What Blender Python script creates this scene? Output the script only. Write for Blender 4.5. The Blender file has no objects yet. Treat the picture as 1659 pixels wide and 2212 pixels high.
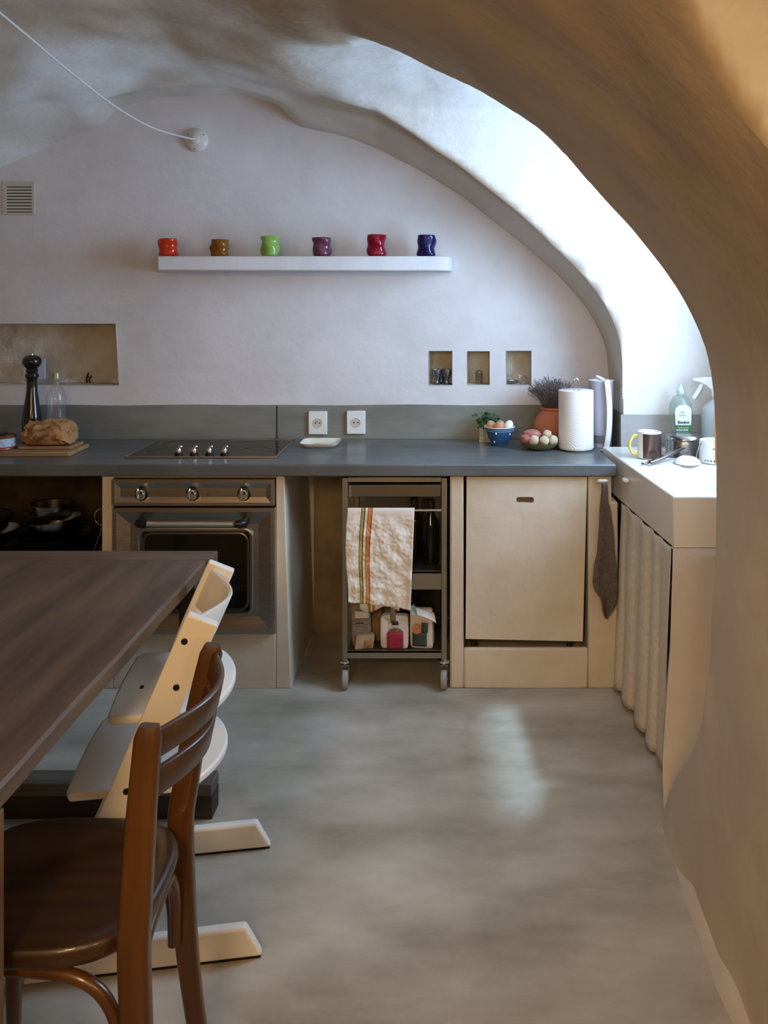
import bpy, bmesh, math, random
from mathutils import Vector, Matrix, noise
import numpy as np

random.seed(7)
S = bpy.context.scene
C = S.collection
PI = math.pi

# ------------------------------------------------------------------ camera
# level camera with a shifted lens (the photograph keeps its verticals upright)
F, CX, CY, EYE = 1800.0, 960.0, 650.0, 1.53
cam = bpy.data.cameras.new('camera')
cam.sensor_fit = 'AUTO'; cam.sensor_width = 36.0
cam.lens = F / 2212.0 * 36.0
cam.shift_x = (829.5 - CX) / 2212.0
cam.shift_y = (CY - 1106.0) / 2212.0
cam.clip_start = 0.05; cam.clip_end = 200
camo = bpy.data.objects.new('camera', cam); C.objects.link(camo)
camo.location = (0, 0, EYE); camo.rotation_euler = (PI / 2, 0, 0)
S.camera = camo

# ------------------------------------------------------------------ sky, sun, lamps, exposure
S.view_settings.view_transform = 'Standard'
S.view_settings.look = 'None'
S.view_settings.gamma = 1.0
S.view_settings.use_curve_mapping = False
S.view_settings.exposure = 1.13
w = bpy.data.worlds.new('sky'); S.world = w; w.use_nodes = True
bg = w.node_tree.nodes['Background']
bg.inputs[0].default_value = (0.49, 0.69, 1.0, 1); bg.inputs[1].default_value = 11.0

def lamp(name, kind, loc, energy, color, **kw):
    l = bpy.data.lights.new(name, kind); l.energy = energy; l.color = color
    for k, v in kw.items(): setattr(l, k, v)
    o = bpy.data.objects.new(name, l); C.objects.link(o); o.location = loc
    return o
# light of the bright sky strip high over the street
sun = lamp('sun', 'SUN', (3, 3, 6), 1.6, (0.48, 0.72, 1.0), angle=math.radians(3))
sun.rotation_euler = Vector((0.483, 0.02, 1.0)).to_track_quat('Z', 'Y').to_euler()
# daylight opening (portal for the sky in the window)
po = lamp('daylight_portal', 'AREA', (1.225, 2.84, 1.72), 1.0, (1, 1, 1), shape='RECTANGLE', size=1.25, size_y=0.80)
po.rotation_euler = (0, PI / 2, 0)
po.data.cycles.is_portal = True
# warm lamps behind the camera; the two spots are added unseen fill
sp_ = lamp('warm_fill_spot', 'SPOT', (-0.55, -0.80, 2.15), 56, (1.0, 0.67, 0.35), shadow_soft_size=0.2, spot_size=math.radians(66), spot_blend=1.0)
sp_.rotation_euler = (Vector((-0.55, -0.80, 2.15)) - Vector((0.15, 2.9, 0.20))).to_track_quat('Z', 'Y').to_euler()
sp2 = lamp('warm_fill_spot', 'SPOT', (0.25, -0.95, 2.05), 34, (1.0, 0.68, 0.38), shadow_soft_size=0.25, spot_size=math.radians(66), spot_blend=1.0)
sp2.rotation_euler = (Vector((0.25, -0.95, 2.05)) - Vector((0.0, 3.0, 0.25))).to_track_quat('Z', 'Y').to_euler()
lamp('room_lamp', 'POINT', (-0.85, -1.5, 1.85), 17.5, (1.0, 0.66, 0.34), shadow_soft_size=0.2)
lamp('side_lamp', 'POINT', (0.25, 0.05, 1.45), 5.5, (1.0, 0.66, 0.33), shadow_soft_size=0.12)

# ------------------------------------------------------------------ helpers
def lin(c):
    return tuple(((v / 255.0) / 12.92 if v <= 10 else (((v / 255.0) + 0.055) / 1.055) ** 2.4) for v in c)

def mat(name, c, rough=0.6, metal=0.0, c2=None, nscale=6.0, nstretch=None, detail=5.0, bump=None, trans=0.0,
        ior=1.45, coat=0.0, spec=0.5, ramp=(0.35, 0.65), rvar=0.0, alpha=1.0, coords='Object', c3=None, sss=0):
    m = bpy.data.materials.new(name); m.use_nodes = True
    nt = m.node_tree; n = nt.nodes; L = nt.links
    b = n['Principled BSDF']
    b.inputs['Base Color'].default_value = lin(c) + (1,)
    b.inputs['Roughness'].default_value = rough
    b.inputs['Metallic'].default_value = metal
    b.inputs['Transmission Weight'].default_value = trans
    b.inputs['IOR'].default_value = ior
    b.inputs['Coat Weight'].default_value = coat
    b.inputs['Specular IOR Level'].default_value = spec
    b.inputs['Alpha'].default_value = alpha
    tc = n.new('ShaderNodeTexCoord'); mp = n.new('ShaderNodeMapping')
    L.new(tc.outputs[coords], mp.inputs[0])
    if nstretch: mp.inputs['Scale'].default_value = nstretch
    if c2 is not None:
        nz = n.new('ShaderNodeTexNoise'); nz.inputs['Scale'].default_value = nscale
        nz.inputs['Detail'].default_value = detail; nz.inputs['Roughness'].default_value = 0.6
        L.new(mp.outputs[0], nz.inputs['Vector'])
        r = n.new('ShaderNodeValToRGB')
        r.color_ramp.elements[0].position = ramp[0]; r.color_ramp.elements[1].position = ramp[1]
        r.color_ramp.elements[0].color = lin(c) + (1,); r.color_ramp.elements[1].color = lin(c2) + (1,)
        if c3:
            e = r.color_ramp.elements.new((ramp[0] + ramp[1]) / 2); e.color = lin(c3) + (1,)
        L.new(nz.outputs['Fac'], r.inputs[0]); L.new(r.outputs[0], b.inputs['Base Color'])
        if rvar:
            mr = n.new('ShaderNodeMapRange'); mr.inputs[3].default_value = rough - rvar; mr.inputs[4].default_value = rough + rvar
            L.new(nz.outputs['Fac'], mr.inputs[0]); L.new(mr.outputs[0], b.inputs['Roughness'])
    if bump:
        last = None
        for sc, st, dist in bump:
            bz = n.new('ShaderNodeTexNoise'); bz.inputs['Scale'].default_value = sc; bz.inputs['Detail'].default_value = 4.0
            L.new(mp.outputs[0], bz.inputs['Vector'])
            bp = n.new('ShaderNodeBump'); bp.inputs['Strength'].default_value = st; bp.inputs['Distance'].default_value = dist
            L.new(bz.outputs['Fac'], bp.inputs['Height'])
            if last: L.new(last.outputs[0], bp.inputs['Normal'])
            last = bp
        L.new(last.outputs[0], b.inputs['Normal'])
    return m

def clear(name, tint, rough=0.03, dens=0.25, ior=1.45):
    # clear glass: mostly see-through with a coloured tint and glossy reflections (real transparency, no ray tricks)
    m = bpy.data.materials.new(name); m.use_nodes = True
    nt = m.node_tree; n = nt.nodes; L = nt.links
    n.remove(n['Principled BSDF'])
    out = n['Material Output']
    t = n.new('ShaderNodeBsdfTransparent'); t.inputs[0].default_value = lin(tint) + (1,)
    g = n.new('ShaderNodeBsdfGlossy'); g.inputs['Roughness'].default_value = rough
    d = n.new('ShaderNodeBsdfDiffuse'); d.inputs[0].default_value = lin(tint) + (1,)
    fr = n.new('ShaderNodeFresnel'); fr.inputs[0].default_value = ior
    geo = n.new('ShaderNodeNewGeometry'); io = n.new('ShaderNodeMapRange')   # same reflectance on both faces of a thin wall
    io.inputs[3].default_value = ior; io.inputs[4].default_value = 1 / ior
    L.new(geo.outputs['Backfacing'], io.inputs[0]); L.new(io.outputs[0], fr.inputs[0])
    a = n.new('ShaderNodeMixShader'); a.inputs[0].default_value = dens
    L.new(t.outputs[0], a.inputs[1]); L.new(d.outputs[0], a.inputs[2])
    x = n.new('ShaderNodeMixShader'); L.new(fr.outputs[0], x.inputs[0]); L.new(a.outputs[0], x.inputs[1]); L.new(g.outputs[0], x.inputs[2])
    L.new(x.outputs[0], out.inputs[0])
    return m

def vmat(name, rough=0.8, bump=None):
    m = mat(name, (200, 200, 200), rough, bump=bump)
    nt = m.node_tree
    a = nt.nodes.new('ShaderNodeVertexColor'); a.layer_name = 'Col'
    nt.links.new(a.outputs[0], nt.nodes['Principled BSDF'].inputs['Base Color'])
    return m

def at(px, py, Y):
    return Vector(((px - CX) / F * Y, Y, EYE - (py - CY) / F * Y))

def wm(o):
    m = Matrix.Identity(4)
    while o is not None:
        m = o.matrix_basis @ m; o = o.parent
    return m

def tag(o, label=None, cat=None, group=None, kind=None):
    if label: o['label'] = label
    if cat: o['category'] = cat
    if group: o['group'] = group
    if kind: o['kind'] = kind
    return o

def thing(name, label, cat, loc=(0, 0, 0), rz=0, group=None):
    o = bpy.data.objects.new(name, None); C.objects.link(o)
    o.empty_display_size = 0.05
    o.location = loc; o.rotation_euler = (0, 0, rz)
    return tag(o, label, cat, group)

def obj(name, bm, material, parent=None, smooth=False, local=False, bevel=0, seg=2, sub=0, label=None, angle=40, origin=None):
    """link bm (world coordinates unless local) as ONE object"""
    if origin is not None and parent is None:
        bmesh.ops.translate(bm, verts=bm.verts, vec=-Vector(origin))
    if parent is not None and not local:
        bm.transform(wm(parent).inverted())
    bmesh.ops.recalc_face_normals(bm, faces=bm.faces)
    me = bpy.data.meshes.new(name); bm.to_mesh(me); bm.free()
    ms = material if isinstance(material, (list, tuple)) else [material]
    for x in ms: me.materials.append(x)
    o = bpy.data.objects.new(name, me); C.objects.link(o)
    o.parent = parent
    if origin is not None and parent is None: o.location = origin
    if bevel:
        b = o.modifiers.new('bevel', 'BEVEL'); b.width = bevel; b.segments = seg; b.limit_method = 'ANGLE'; b.angle_limit = math.radians(35)
        smooth = True
    if sub:
        s_ = o.modifiers.new('sub', 'SUBSURF'); s_.levels = sub; s_.render_levels = sub; smooth = True
    if smooth:
        me.shade_smooth()
        try: me.set_sharp_from_angle(angle=math.radians(angle))
        except Exception: pass
    if label: o['label'] = label
    return o

def B(): return bmesh.new()

def quad(bm, a, b, c, d, mi=0):
    f = bm.faces.new([bm.verts.new(v) for v in (a, b, c, d)]); f.material_index = mi; return f

def box(bm, x0, x1, y0, y1, z0, z1, mi=0):
    v = [bm.verts.new(p) for p in ((x0, y0, z0), (x1, y0, z0), (x1, y1, z0), (x0, y1, z0), (x0, y0, z1), (x1, y0, z1), (x1, y1, z1), (x0, y1, z1))]
    for i in ((0, 3, 2, 1), (4, 5, 6, 7), (0, 1, 5, 4), (1, 2, 6, 5), (2, 3, 7, 6), (3, 0, 4, 7)):
        f = bm.faces.new([v[k] for k in i]); f.material_index = mi
    return bm

def prism(bm, poly, axis, a0, a1, mi=0):
    """poly of 2D points extruded along axis ('x': (y,z), 'y': (x,z), 'z': (x,y))"""
    def P(p, a):
        return {'x': (a, p[0], p[1]), 'y': (p[0], a, p[1]), 'z': (p[0], p[1], a)}[axis]
    A = [bm.verts.new(P(p, a0)) for p in poly]; Bv = [bm.verts.new(P(p, a1)) for p in poly]
    n = len(poly)
    f1 = bm.faces.new(A); f2 = bm.faces.new(Bv[::-1]); f1.material_index = f2.material_index = mi
    for i in range(n):
        f = bm.faces.new((A[i], Bv[i], Bv[(i + 1) % n], A[(i + 1) % n])); f.material_index = mi
    return bm

def lathe(bm, prof, c, n=28, axis=Vector((0, 0, 1)), fn=None, mi=0, a0=0, a1=2 * PI):
    """prof: list of (r, h) revolved about axis through c; r<1e-5 closes to a point"""
    q = Vector((0, 0, 1)).rotation_difference(Vector(axis).normalized()).to_matrix()
    c = Vector(c); full = abs(a1 - a0 - 2 * PI) < 1e-6
    cols = n if full else n + 1
    rings = []
    for r, h in prof:
        if r < 1e-5:
            rings.append([bm.verts.new(c + q @ Vector((0, 0, h)))])
        else:
            ring = []
            for i in range(cols):
                t = a0 + (a1 - a0) * i / n
                rr = r
                if fn: rr = r * fn(t, h)
                ring.append(bm.verts.new(c + q @ Vector((rr * math.cos(t), rr * math.sin(t), h))))
            rings.append(ring)
    for A, Bv in zip(rings, rings[1:]):
        for i in range(n if full else n):
            j = (i + 1) % cols if full else i + 1
            if len(A) == 1 and len(Bv) == 1: continue
            if len(A) == 1: f = bm.faces.new((A[0], Bv[i], Bv[j]))
            elif len(Bv) == 1: f = bm.faces.new((A[i], A[j], Bv[0]))
            else: f = bm.faces.new((A[i], A[j], Bv[j], Bv[i]))
            f.material_index = mi
    return bm

def cyl(bm, a, b, r, r2=None, n=16, mi=0):
    a, b = Vector(a), Vector(b); h = (b - a).length
    r2 = r if r2 is None else r2
    return lathe(bm, [(0, 0), (r, 0), (r2, h), (0, h)], a, n, b - a, mi=mi)

def sweep(bm, path, sec, up=None, closed=False, mi=0, scale=None, cap=True):
    """section sec (list of (a,b)) swept along path; a along the side vector, b along the binormal"""
    P = [Vector(p) for p in path]; n = len(P); rings = []
    prev = None
    for i, p in enumerate(P):
        if closed: t = (P[(i + 1) % n] - P[i - 1]).normalized()
        else: t = (P[min(i + 1, n - 1)] - P[max(i - 1, 0)]).normalized()
        if up is not None:
            s_ = t.cross(Vector(up)).normalized()
        else:
            if prev is None:
                k = Vector((0, 0, 1)) if abs(t.z) < 0.9 else Vector((1, 0, 0))
                s_ = t.cross(k).normalized()
            else:
                s_ = (prev - t * prev.dot(t)).normalized()
        prev = s_
        b_ = s_.cross(t).normalized()
        k = scale[i] if scale else 1.0
        rings.append([bm.verts.new(p + s_ * (a * k) + b_ * (b * k)) for a, b in sec])
    m = len(sec)
    for i in range(n if closed else n - 1):
        A, Bv = rings[i], rings[(i + 1) % n]
        for j in range(m):
            f = bm.faces.new((A[j], A[(j + 1) % m], Bv[(j + 1) % m], Bv[j])); f.material_index = mi
    if cap and not closed:
        bm.faces.new(rings[0][::-1]).material_index = mi; bm.faces.new(rings[-1]).material_index = mi
    return bm

def circ(r, n=10): return [(r * math.cos(2 * PI * i / n), r * math.sin(2 * PI * i / n)) for i in range(n)]
def tube(bm, path, r, n=10, **k): return sweep(bm, path, circ(r, n), **k)
def rrect(w_, h_, r, n=4):
    pts = []
    for cx, cy, a in ((w_ / 2 - r, h_ / 2 - r, 0), (-w_ / 2 + r, h_ / 2 - r, PI / 2), (-w_ / 2 + r, -h_ / 2 + r, PI), (w_ / 2 - r, -h_ / 2 + r, 1.5 * PI)):
        for i in range(n + 1):
            t = a + PI / 2 * i / n; pts.append((cx + r * math.cos(t), cy + r * math.sin(t)))
    return pts

def bez(pts, n=24):
    """Catmull-Rom through pts"""
    P = [Vector(p) for p in pts]; P = [P[0] * 2 - P[1]] + P + [P[-1] * 2 - P[-2]]
    out = []; segs = len(P) - 3; per = max(2, n // segs)
    for s_ in range(segs):
        a, b, c, d = P[s_:s_ + 4]
        for i in range(per):
            t = i / per
            out.append(0.5 * ((2 * b) + (-a + c) * t + (2 * a - 5 * b + 4 * c - d) * t * t + (-a + 3 * b - 3 * c + d) * t ** 3))
    out.append(P[-2]); return out

def sup(bm, c, ax, e1=1.0, e2=1.0, nu=24, nv=14, rot=None, fn=None, mi=0):
    """superellipsoid; e<1 boxy"""
    def sp(v, e): return math.copysign(abs(v) ** e, v)
    c = Vector(c); rows = []
    for j in range(nv + 1):
        ph = -PI / 2 + PI * j / nv
        row = []
        for i in range(1 if j in (0, nv) else nu):
            th = 2 * PI * i / nu
            p = Vector((ax[0] * sp(math.cos(ph), e1) * sp(math.cos(th), e2), ax[1] * sp(math.cos(ph), e1) * sp(math.sin(th), e2), ax[2] * sp(math.sin(ph), e1)))
            if fn: p = fn(p)
            if rot is not None: p = rot @ p
            row.append(bm.verts.new(c + p))
        rows.append(row)
    for A, Bv in zip(rows, rows[1:]):
        for i in range(nu):
            j = (i + 1) % nu
            if len(A) == 1: f = bm.faces.new((A[0], Bv[j], Bv[i]))
            elif len(Bv) == 1: f = bm.faces.new((A[i], A[j], Bv[0]))
            else: f = bm.faces.new((A[i], A[j], Bv[j], Bv[i]))
            f.material_index = mi
    return bm

def grid(bm, us, vs, fn, uv=False, mi=0):
    V = [[bm.verts.new(fn(u, v)) for v in vs] for u in us]
    ul = bm.loops.layers.uv.verify() if uv else None
    for i in range(len(us) - 1):
        for j in range(len(vs) - 1):
            f = bm.faces.new((V[i][j], V[i + 1][j], V[i + 1][j + 1], V[i][j + 1])); f.material_index = mi
            if uv:
                for l, (a, b) in zip(f.loops, ((i, j), (i + 1, j), (i + 1, j + 1), (i, j + 1))): l[ul].uv = (us[a], vs[b])
    return bm

def lsp(a, b, n): return [a + (b - a) * i / (n - 1) for i in range(n)]
def sst(a, b, x):
    t = min(1, max(0, (x - a) / (b - a))); return t * t * (3 - 2 * t)
def nz(p, s=1.0): return noise.noise(Vector(p) * s)

def dup(root, loc, rz=None, label=None, group=None, mats=None):
    """copy of a thing with copies of its parts and sub-parts"""
    r = root.copy(); C.objects.link(r); r.location = loc
    if rz is not None: r.rotation_euler = (0, 0, rz)
    if label: r['label'] = label
    if group: r['group'] = group
    def rec(src, dst):
        for ch in list(src.children):
            c = ch.copy(); C.objects.link(c); c.parent = dst; rec(ch, c)
    kids = list(root.children); 
    for ch in kids:
        c = ch.copy(); C.objects.link(c); c.parent = r
        for g in list(ch.children):
            d = g.copy(); C.objects.link(d); d.parent = c
    return r

def text(body, size, m, M4, parent, name='lettering', bold=0.0):
    cu = bpy.data.curves.new('t', 'FONT'); cu.body = body; cu.size = size; cu.align_x = 'CENTER'; cu.align_y = 'CENTER'
    cu.extrude = 0.0002; cu.offset = bold; cu.resolution_u = 3
    t = bpy.data.objects.new('t', cu); C.objects.link(t)
    dg = bpy.context.evaluated_depsgraph_get(); dg.update()
    me = bpy.data.meshes.new_from_object(t.evaluated_get(dg))
    bpy.data.objects.remove(t); bpy.data.curves.remove(cu)
    me.transform(wm(parent).inverted() @ M4)
    me.materials.clear(); me.materials.append(m)
    o = bpy.data.objects.new(name, me); C.objects.link(o); o.parent = parent
    return o

# ------------------------------------------------------------------ materials
PLASTER = mat('lime_plaster', (221, 219, 219), 0.85, c2=(207, 203, 201), nscale=2.2, bump=[(7, 0.18, 0.03), (60, 0.15, 0.003)], spec=0.2)
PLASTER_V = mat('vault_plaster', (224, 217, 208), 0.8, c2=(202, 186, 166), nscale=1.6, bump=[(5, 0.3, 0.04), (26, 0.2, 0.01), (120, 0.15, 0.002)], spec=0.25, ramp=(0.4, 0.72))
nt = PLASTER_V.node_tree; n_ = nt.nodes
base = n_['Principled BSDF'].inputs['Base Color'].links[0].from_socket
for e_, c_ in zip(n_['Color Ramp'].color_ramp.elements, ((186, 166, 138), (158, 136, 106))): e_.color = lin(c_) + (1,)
at_ = n_.new('ShaderNodeAttribute'); at_.attribute_name = 'tone'  # lit recess painted whiter, unlit vault browner; limewash patches vary at random
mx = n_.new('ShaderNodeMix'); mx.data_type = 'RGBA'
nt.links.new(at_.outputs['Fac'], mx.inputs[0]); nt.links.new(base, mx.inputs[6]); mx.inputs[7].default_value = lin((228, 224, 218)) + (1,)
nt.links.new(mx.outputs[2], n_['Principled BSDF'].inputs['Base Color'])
def set_lit_tone(o, fn):
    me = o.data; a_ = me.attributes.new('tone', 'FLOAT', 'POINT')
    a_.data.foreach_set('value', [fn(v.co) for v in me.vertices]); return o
PLASTER_W = mat('wall_plaster', (206, 194, 176), 0.8, c2=(190, 174, 150), nscale=1.8, bump=[(5, 0.3, 0.03), (40, 0.18, 0.004)], spec=0.25)
CREAM = mat('cream_plaster', (216, 206, 188), 0.75, c2=(200, 186, 160), nscale=3.0, bump=[(9, 0.15, 0.02), (70, 0.12, 0.002)], spec=0.3)
NICHE = mat('bare_earth_plaster', (214, 208, 192), 0.95, c2=(178, 162, 136), c3=(200, 192, 176), nscale=5, bump=[(22, 0.6, 0.02), (90, 0.4, 0.004)], spec=0.1, ramp=(0.3, 0.7))
FLOOR = mat('polished_concrete', (200, 194, 180), 0.42, c2=(140, 130, 112), c3=(172, 165, 149), nscale=2.6, detail=12, nstretch=(0.8, 1.5, 1), bump=[(4, 0.05, 0.02), (40, 0.05, 0.002)], ramp=(0.28, 0.72), rvar=0.1)
STONE = mat('dark_concrete_worktop', (100, 104, 104), 0.3, c2=(82, 84, 82), nscale=5, detail=7, nstretch=(0.5, 1.4, 1), bump=[(30, 0.04, 0.003)], rvar=0.08)
SPLASH = mat('grey_cement_render', (136, 138, 128), 0.4, c2=(110, 112, 105), nscale=4, detail=7, nstretch=(0.45, 1, 1.8), bump=[(20, 0.1, 0.005)], rvar=0.08)
STEEL = mat('brushed_steel', (176, 170, 160), 0.32, 1.0, c2=(160, 154, 146), nscale=30, nstretch=(0.2, 6, 6))
STEELD = mat('trolley_steel', (140, 136, 126), 0.42, 1.0)
CHROME = mat('polished_chrome', (215, 215, 215), 0.1, 1.0)
PAN = mat('pan_steel', (150, 146, 140), 0.22, 1.0)
PANB = mat('black_pan_iron', (24, 23, 22), 0.35, 0.3)
BLACK = mat('black_plastic', (14, 13, 12), 0.35)
VOID = mat('void_black', (8, 7, 6), 0.9)  # near-black for appliance bodies and vent slots
HOBG = mat('hob_glass', (26, 28, 29), 0.08, spec=0.6)
WHITEP = mat('white_plastic', (228, 228, 224), 0.4)
CERAM = mat('glazed_white_ceramic', (238, 238, 234), 0.18, spec=0.55)
SINKM = mat('white_fireclay', (224, 220, 212), 0.22)
DARKHOLE = mat('socket_hole', (20, 18, 16), 0.8)
WALNUT = mat('dark_table_wood', (108, 84, 64), 0.34, c2=(66, 48, 35), c3=(88, 67, 50), nscale=3.2, detail=8, nstretch=(5, 0.6, 5), bump=[(14, 0.1, 0.004)], ramp=(0.3, 0.72), rvar=0.1)
WALNUTX = mat('dark_table_wood_cross', (110, 86, 66), 0.36, c2=(70, 52, 38), c3=(92, 70, 53), nscale=3.2, detail=8, nstretch=(0.6, 5, 5), bump=[(14, 0.1, 0.004)], ramp=(0.3, 0.72), rvar=0.1)
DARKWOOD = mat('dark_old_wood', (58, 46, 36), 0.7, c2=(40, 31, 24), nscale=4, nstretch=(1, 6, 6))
GREYWOOD = mat('grey_worn_wood', (104, 96, 84), 0.7, c2=(80, 72, 62), nscale=4, nstretch=(1, 6, 6))
AMBER = mat('amber_varnished_wood', (94, 58, 22), 0.32, c2=(70, 41, 15), nscale=3, detail=7, nstretch=(6, 6, 0.8), coat=0.3)
AMBERS = mat('amber_seat_wood', (66, 40, 18), 0.4, c2=(46, 27, 12), nscale=3, detail=7, nstretch=(1, 7, 6), coat=0.3)
LACQ = mat('white_lacquered_beech', (232, 226, 214), 0.35, coat=0.1)
OAK = mat('pale_board_wood', (168, 136, 96), 0.6, c2=(140, 108, 72), nscale=5, nstretch=(1, 8, 8))
LINEN = mat('oatmeal_linen', (212, 204, 190), 0.9, c2=(200, 190, 172), nscale=60, bump=[(300, 0.2, 0.001)], spec=0.1)
GREYCLOTH = mat('grey_brown_waffle_cloth', (112, 100, 92), 0.95, c2=(92, 82, 76), nscale=90, bump=[(250, 0.5, 0.002)], spec=0.05)
KRAFT = vmat('printed_kraft_paper', 0.7, bump=[(34, 0.7, 0.01), (90, 0.4, 0.004)])
TERRA = mat('terracotta', (192, 118, 84), 0.75, c2=(170, 100, 70), nscale=8)
BLUEG = mat('blue_glaze', (58, 98, 140), 0.22, c2=(44, 78, 116), nscale=9)
BOWLIN = mat('cream_glaze', (222, 208, 182), 0.3)
EGGB = mat('brown_eggshell', (205, 150, 116), 0.5, c2=(192, 134, 100), nscale=30)
EGGW = mat('white_eggshell', (236, 236, 236), 0.5)
LEAF = mat('herb_green', (58, 92, 40), 0.5, c2=(36, 66, 26), nscale=20)
LAV = mat('dried_lavender', (122, 110, 104), 0.9, c2=(88, 74, 68), nscale=30)
SHAL = mat('shallot_skin', (150, 86, 82), 0.32, c2=(178, 120, 100), nscale=12, nstretch=(1, 1, 4))
GARL = mat('garlic_skin', (214, 200, 172), 0.5, c2=(190, 166, 140), nscale=16)
DISHG = mat('olive_glaze', (104, 104, 62), 0.25)
PAPER = mat('kitchen_paper', (240, 238, 234), 0.95, c2=(232, 229, 224), nscale=20, spec=0.05)
BOTDK = mat('dark_bottle_glass', (18, 20, 14), 0.08)
BOTGR = mat('olive_bottle_glass', (34, 42, 18), 0.1)
PEWTER = mat('pewter', (140, 142, 144), 0.35, 1.0)
MILL = mat('black_brown_lacquer', (28, 20, 20), 0.16, coat=0.4)
CORD = mat('white_cord', (205, 200, 192), 0.7)
PORC = mat('porcelain', (212, 208, 200), 0.3)

# ------------------------------------------------------------------ the setting
XB, YB = 0.77, 3.88            # back right corner
XN = 0.705                     # near right wall
YN, YF = 2.16, 3.585           # the window recess in the right wall
XW = 1.22                      # outer wall of the recess
xs_ = np.array([-3.3, -3.1, -2.9, -2.5, -2.07, -1.69, -1.3, -1.0, -0.7, -0.45, -0.28, 0.086, 0.3, 0.517, 0.62, 0.668, 0.70, 0.725, 0.745, 0.758, 0.766, 0.77, 0.80])
zs_ = np.array([1.0, 1.3, 1.55, 1.87, 2.155, 2.31, 2.405, 2.42, 2.35, 2.285, 2.235, 2.02, 1.855, 1.66, 1.55, 1.487, 1.435, 1.385, 1.33, 1.27, 1.19, 1.10, 0.9])
xf = np.linspace(-3.3, 0.80, 1641)
pf = np.interp(xf, xs_, zs_)
ker = np.exp(-np.linspace(-2, 2, 41) ** 2); ker /= ker.sum()
pfs = np.convolve(np.pad(pf, 20, mode='edge'), ker, 'valid')
wgt = np.clip((xf - 0.70) / 0.04, 0, 1); pfs = pfs * (1 - wgt) + pf * wgt

def Pm(x): return float(np.interp(x, xf, pfs))
def xr(Y): return XN + (XB - XN) * sst(2.2, 3.5, Y)
LY = np.array([2.16, 2.164, 2.17, 2.19, 2.24, 2.35, 2.45, 2.65, 2.85, 2.95, 3.05, 3.2, 3.36, 3.43, 3.47, 3.50, 3.535, 3.565, 3.58, 3.585])
LZ = np.array([1.1, 1.55, 1.80, 1.98, 2.12, 2.245, 2.30, 2.345, 2.385, 2.395, 2.395, 2.385, 2.36, 2.325, 2.26, 2.17, 2.00, 1.78, 1.52, 1.1])
def Lr(Y, x=0.0):
    if Y <= YN or Y >= YF: return 1.1
    return float(np.interp(Y, LY, LZ)) + 0.08 * max(0, x - 0.70)
def L2(Y):
    t = abs((Y - 0.60) / 0.68)
    if t >= 1: return 0.5
    return 1.2 + 0.86 * (1 - t ** 2.6) ** (1 / 2.6)
def smax(a, b, k):
    h = max(k - abs(a - b), 0.0) / k
    return max(a, b) + h * h * k * 0.25
def vault(x, Y):
    b_ = 1 - sst(2.2, 3.5, Y)
    xx = x + (XB - XN) * sst(0.2, XN, x) * b_
    p = Pm(xx) + 0.07 * (1 - sst(3.5, 3.88, Y))
    p += 0.075 * sst(-1.62, -1.5, x) * (1 - sst(-0.80, -0.66, x)) * sst(3.6, 3.8, Y)
    lump = 0.02 * nz((x, Y, 0), 2.3) + 0.010 * nz((x, Y, 5), 6.0)
    p += lump * sst(0.70, 0.45, x) if x > 0.45 else lump
    k = 0.03 + 0.02 * (1 - sst(-0.65, -0.3, x))
    z = smax(p, Lr(Y) + 0.6 * lump, k) if x > -1.2 else p
    if Y < 1.6: z = smax(z, L2(Y) + lump * 1.5, 0.03)
    return z

ys = sorted(set([round(v, 4) for v in
    list(np.linspace(-2.5, 1.0, 40)) + list(np.linspace(1.0, 1.2, 10)) + list(np.linspace(1.2, 1.32, 50)) + list(np.linspace(1.3, 2.1, 20)) + list(np.linspace(2.1, 2.3, 26)) + list(np.linspace(2.3, 3.4, 70)) + list(np.linspace(3.4, 3.62, 34)) + list(np.linspace(3.62, 3.90, 18))
    + [YN + 0.0005, YN + 0.002, YN + 0.005, YF - 0.0005, YF - 0.002, YF - 0.005, YN, YF]]))
ts = list(np.linspace(0, 0.70, 90)) + list(np.linspace(0.70, 0.93, 60))[1:] + list(np.linspace(0.93, 1.0, 40))[1:]
bm = B()
XL = -3.2
grid(bm, ts, ys, lambda t, Y: (XL + t * (xr(Y) - XL), Y, vault(XL + t * (xr(Y) - XL), Y)))
def lit_tone_c(p):
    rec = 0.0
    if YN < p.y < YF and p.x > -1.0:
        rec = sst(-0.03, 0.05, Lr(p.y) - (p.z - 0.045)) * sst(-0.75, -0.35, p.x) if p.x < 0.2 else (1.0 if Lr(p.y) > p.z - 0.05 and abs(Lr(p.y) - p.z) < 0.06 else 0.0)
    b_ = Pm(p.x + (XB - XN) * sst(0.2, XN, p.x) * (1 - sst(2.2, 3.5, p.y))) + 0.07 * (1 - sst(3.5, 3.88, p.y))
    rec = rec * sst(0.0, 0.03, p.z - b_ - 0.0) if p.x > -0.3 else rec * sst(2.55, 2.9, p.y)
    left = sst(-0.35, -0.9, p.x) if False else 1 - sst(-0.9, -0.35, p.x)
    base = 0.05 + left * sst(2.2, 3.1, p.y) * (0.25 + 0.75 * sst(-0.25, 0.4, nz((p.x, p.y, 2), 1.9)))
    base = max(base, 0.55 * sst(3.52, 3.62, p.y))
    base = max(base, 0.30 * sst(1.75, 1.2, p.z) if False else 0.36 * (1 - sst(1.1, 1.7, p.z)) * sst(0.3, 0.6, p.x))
    if p.y < 1.25 and L2(p.y) > b_: base = max(base, 0.75 * sst(0, 0.02, L2(p.y) - b_))  # near side vault painted paler where the warm light falls
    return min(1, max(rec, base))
set_lit_tone(tag(obj('ceiling', bm, PLASTER_V, smooth=True, angle=180), kind='structure'), lit_tone_c)
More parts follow.
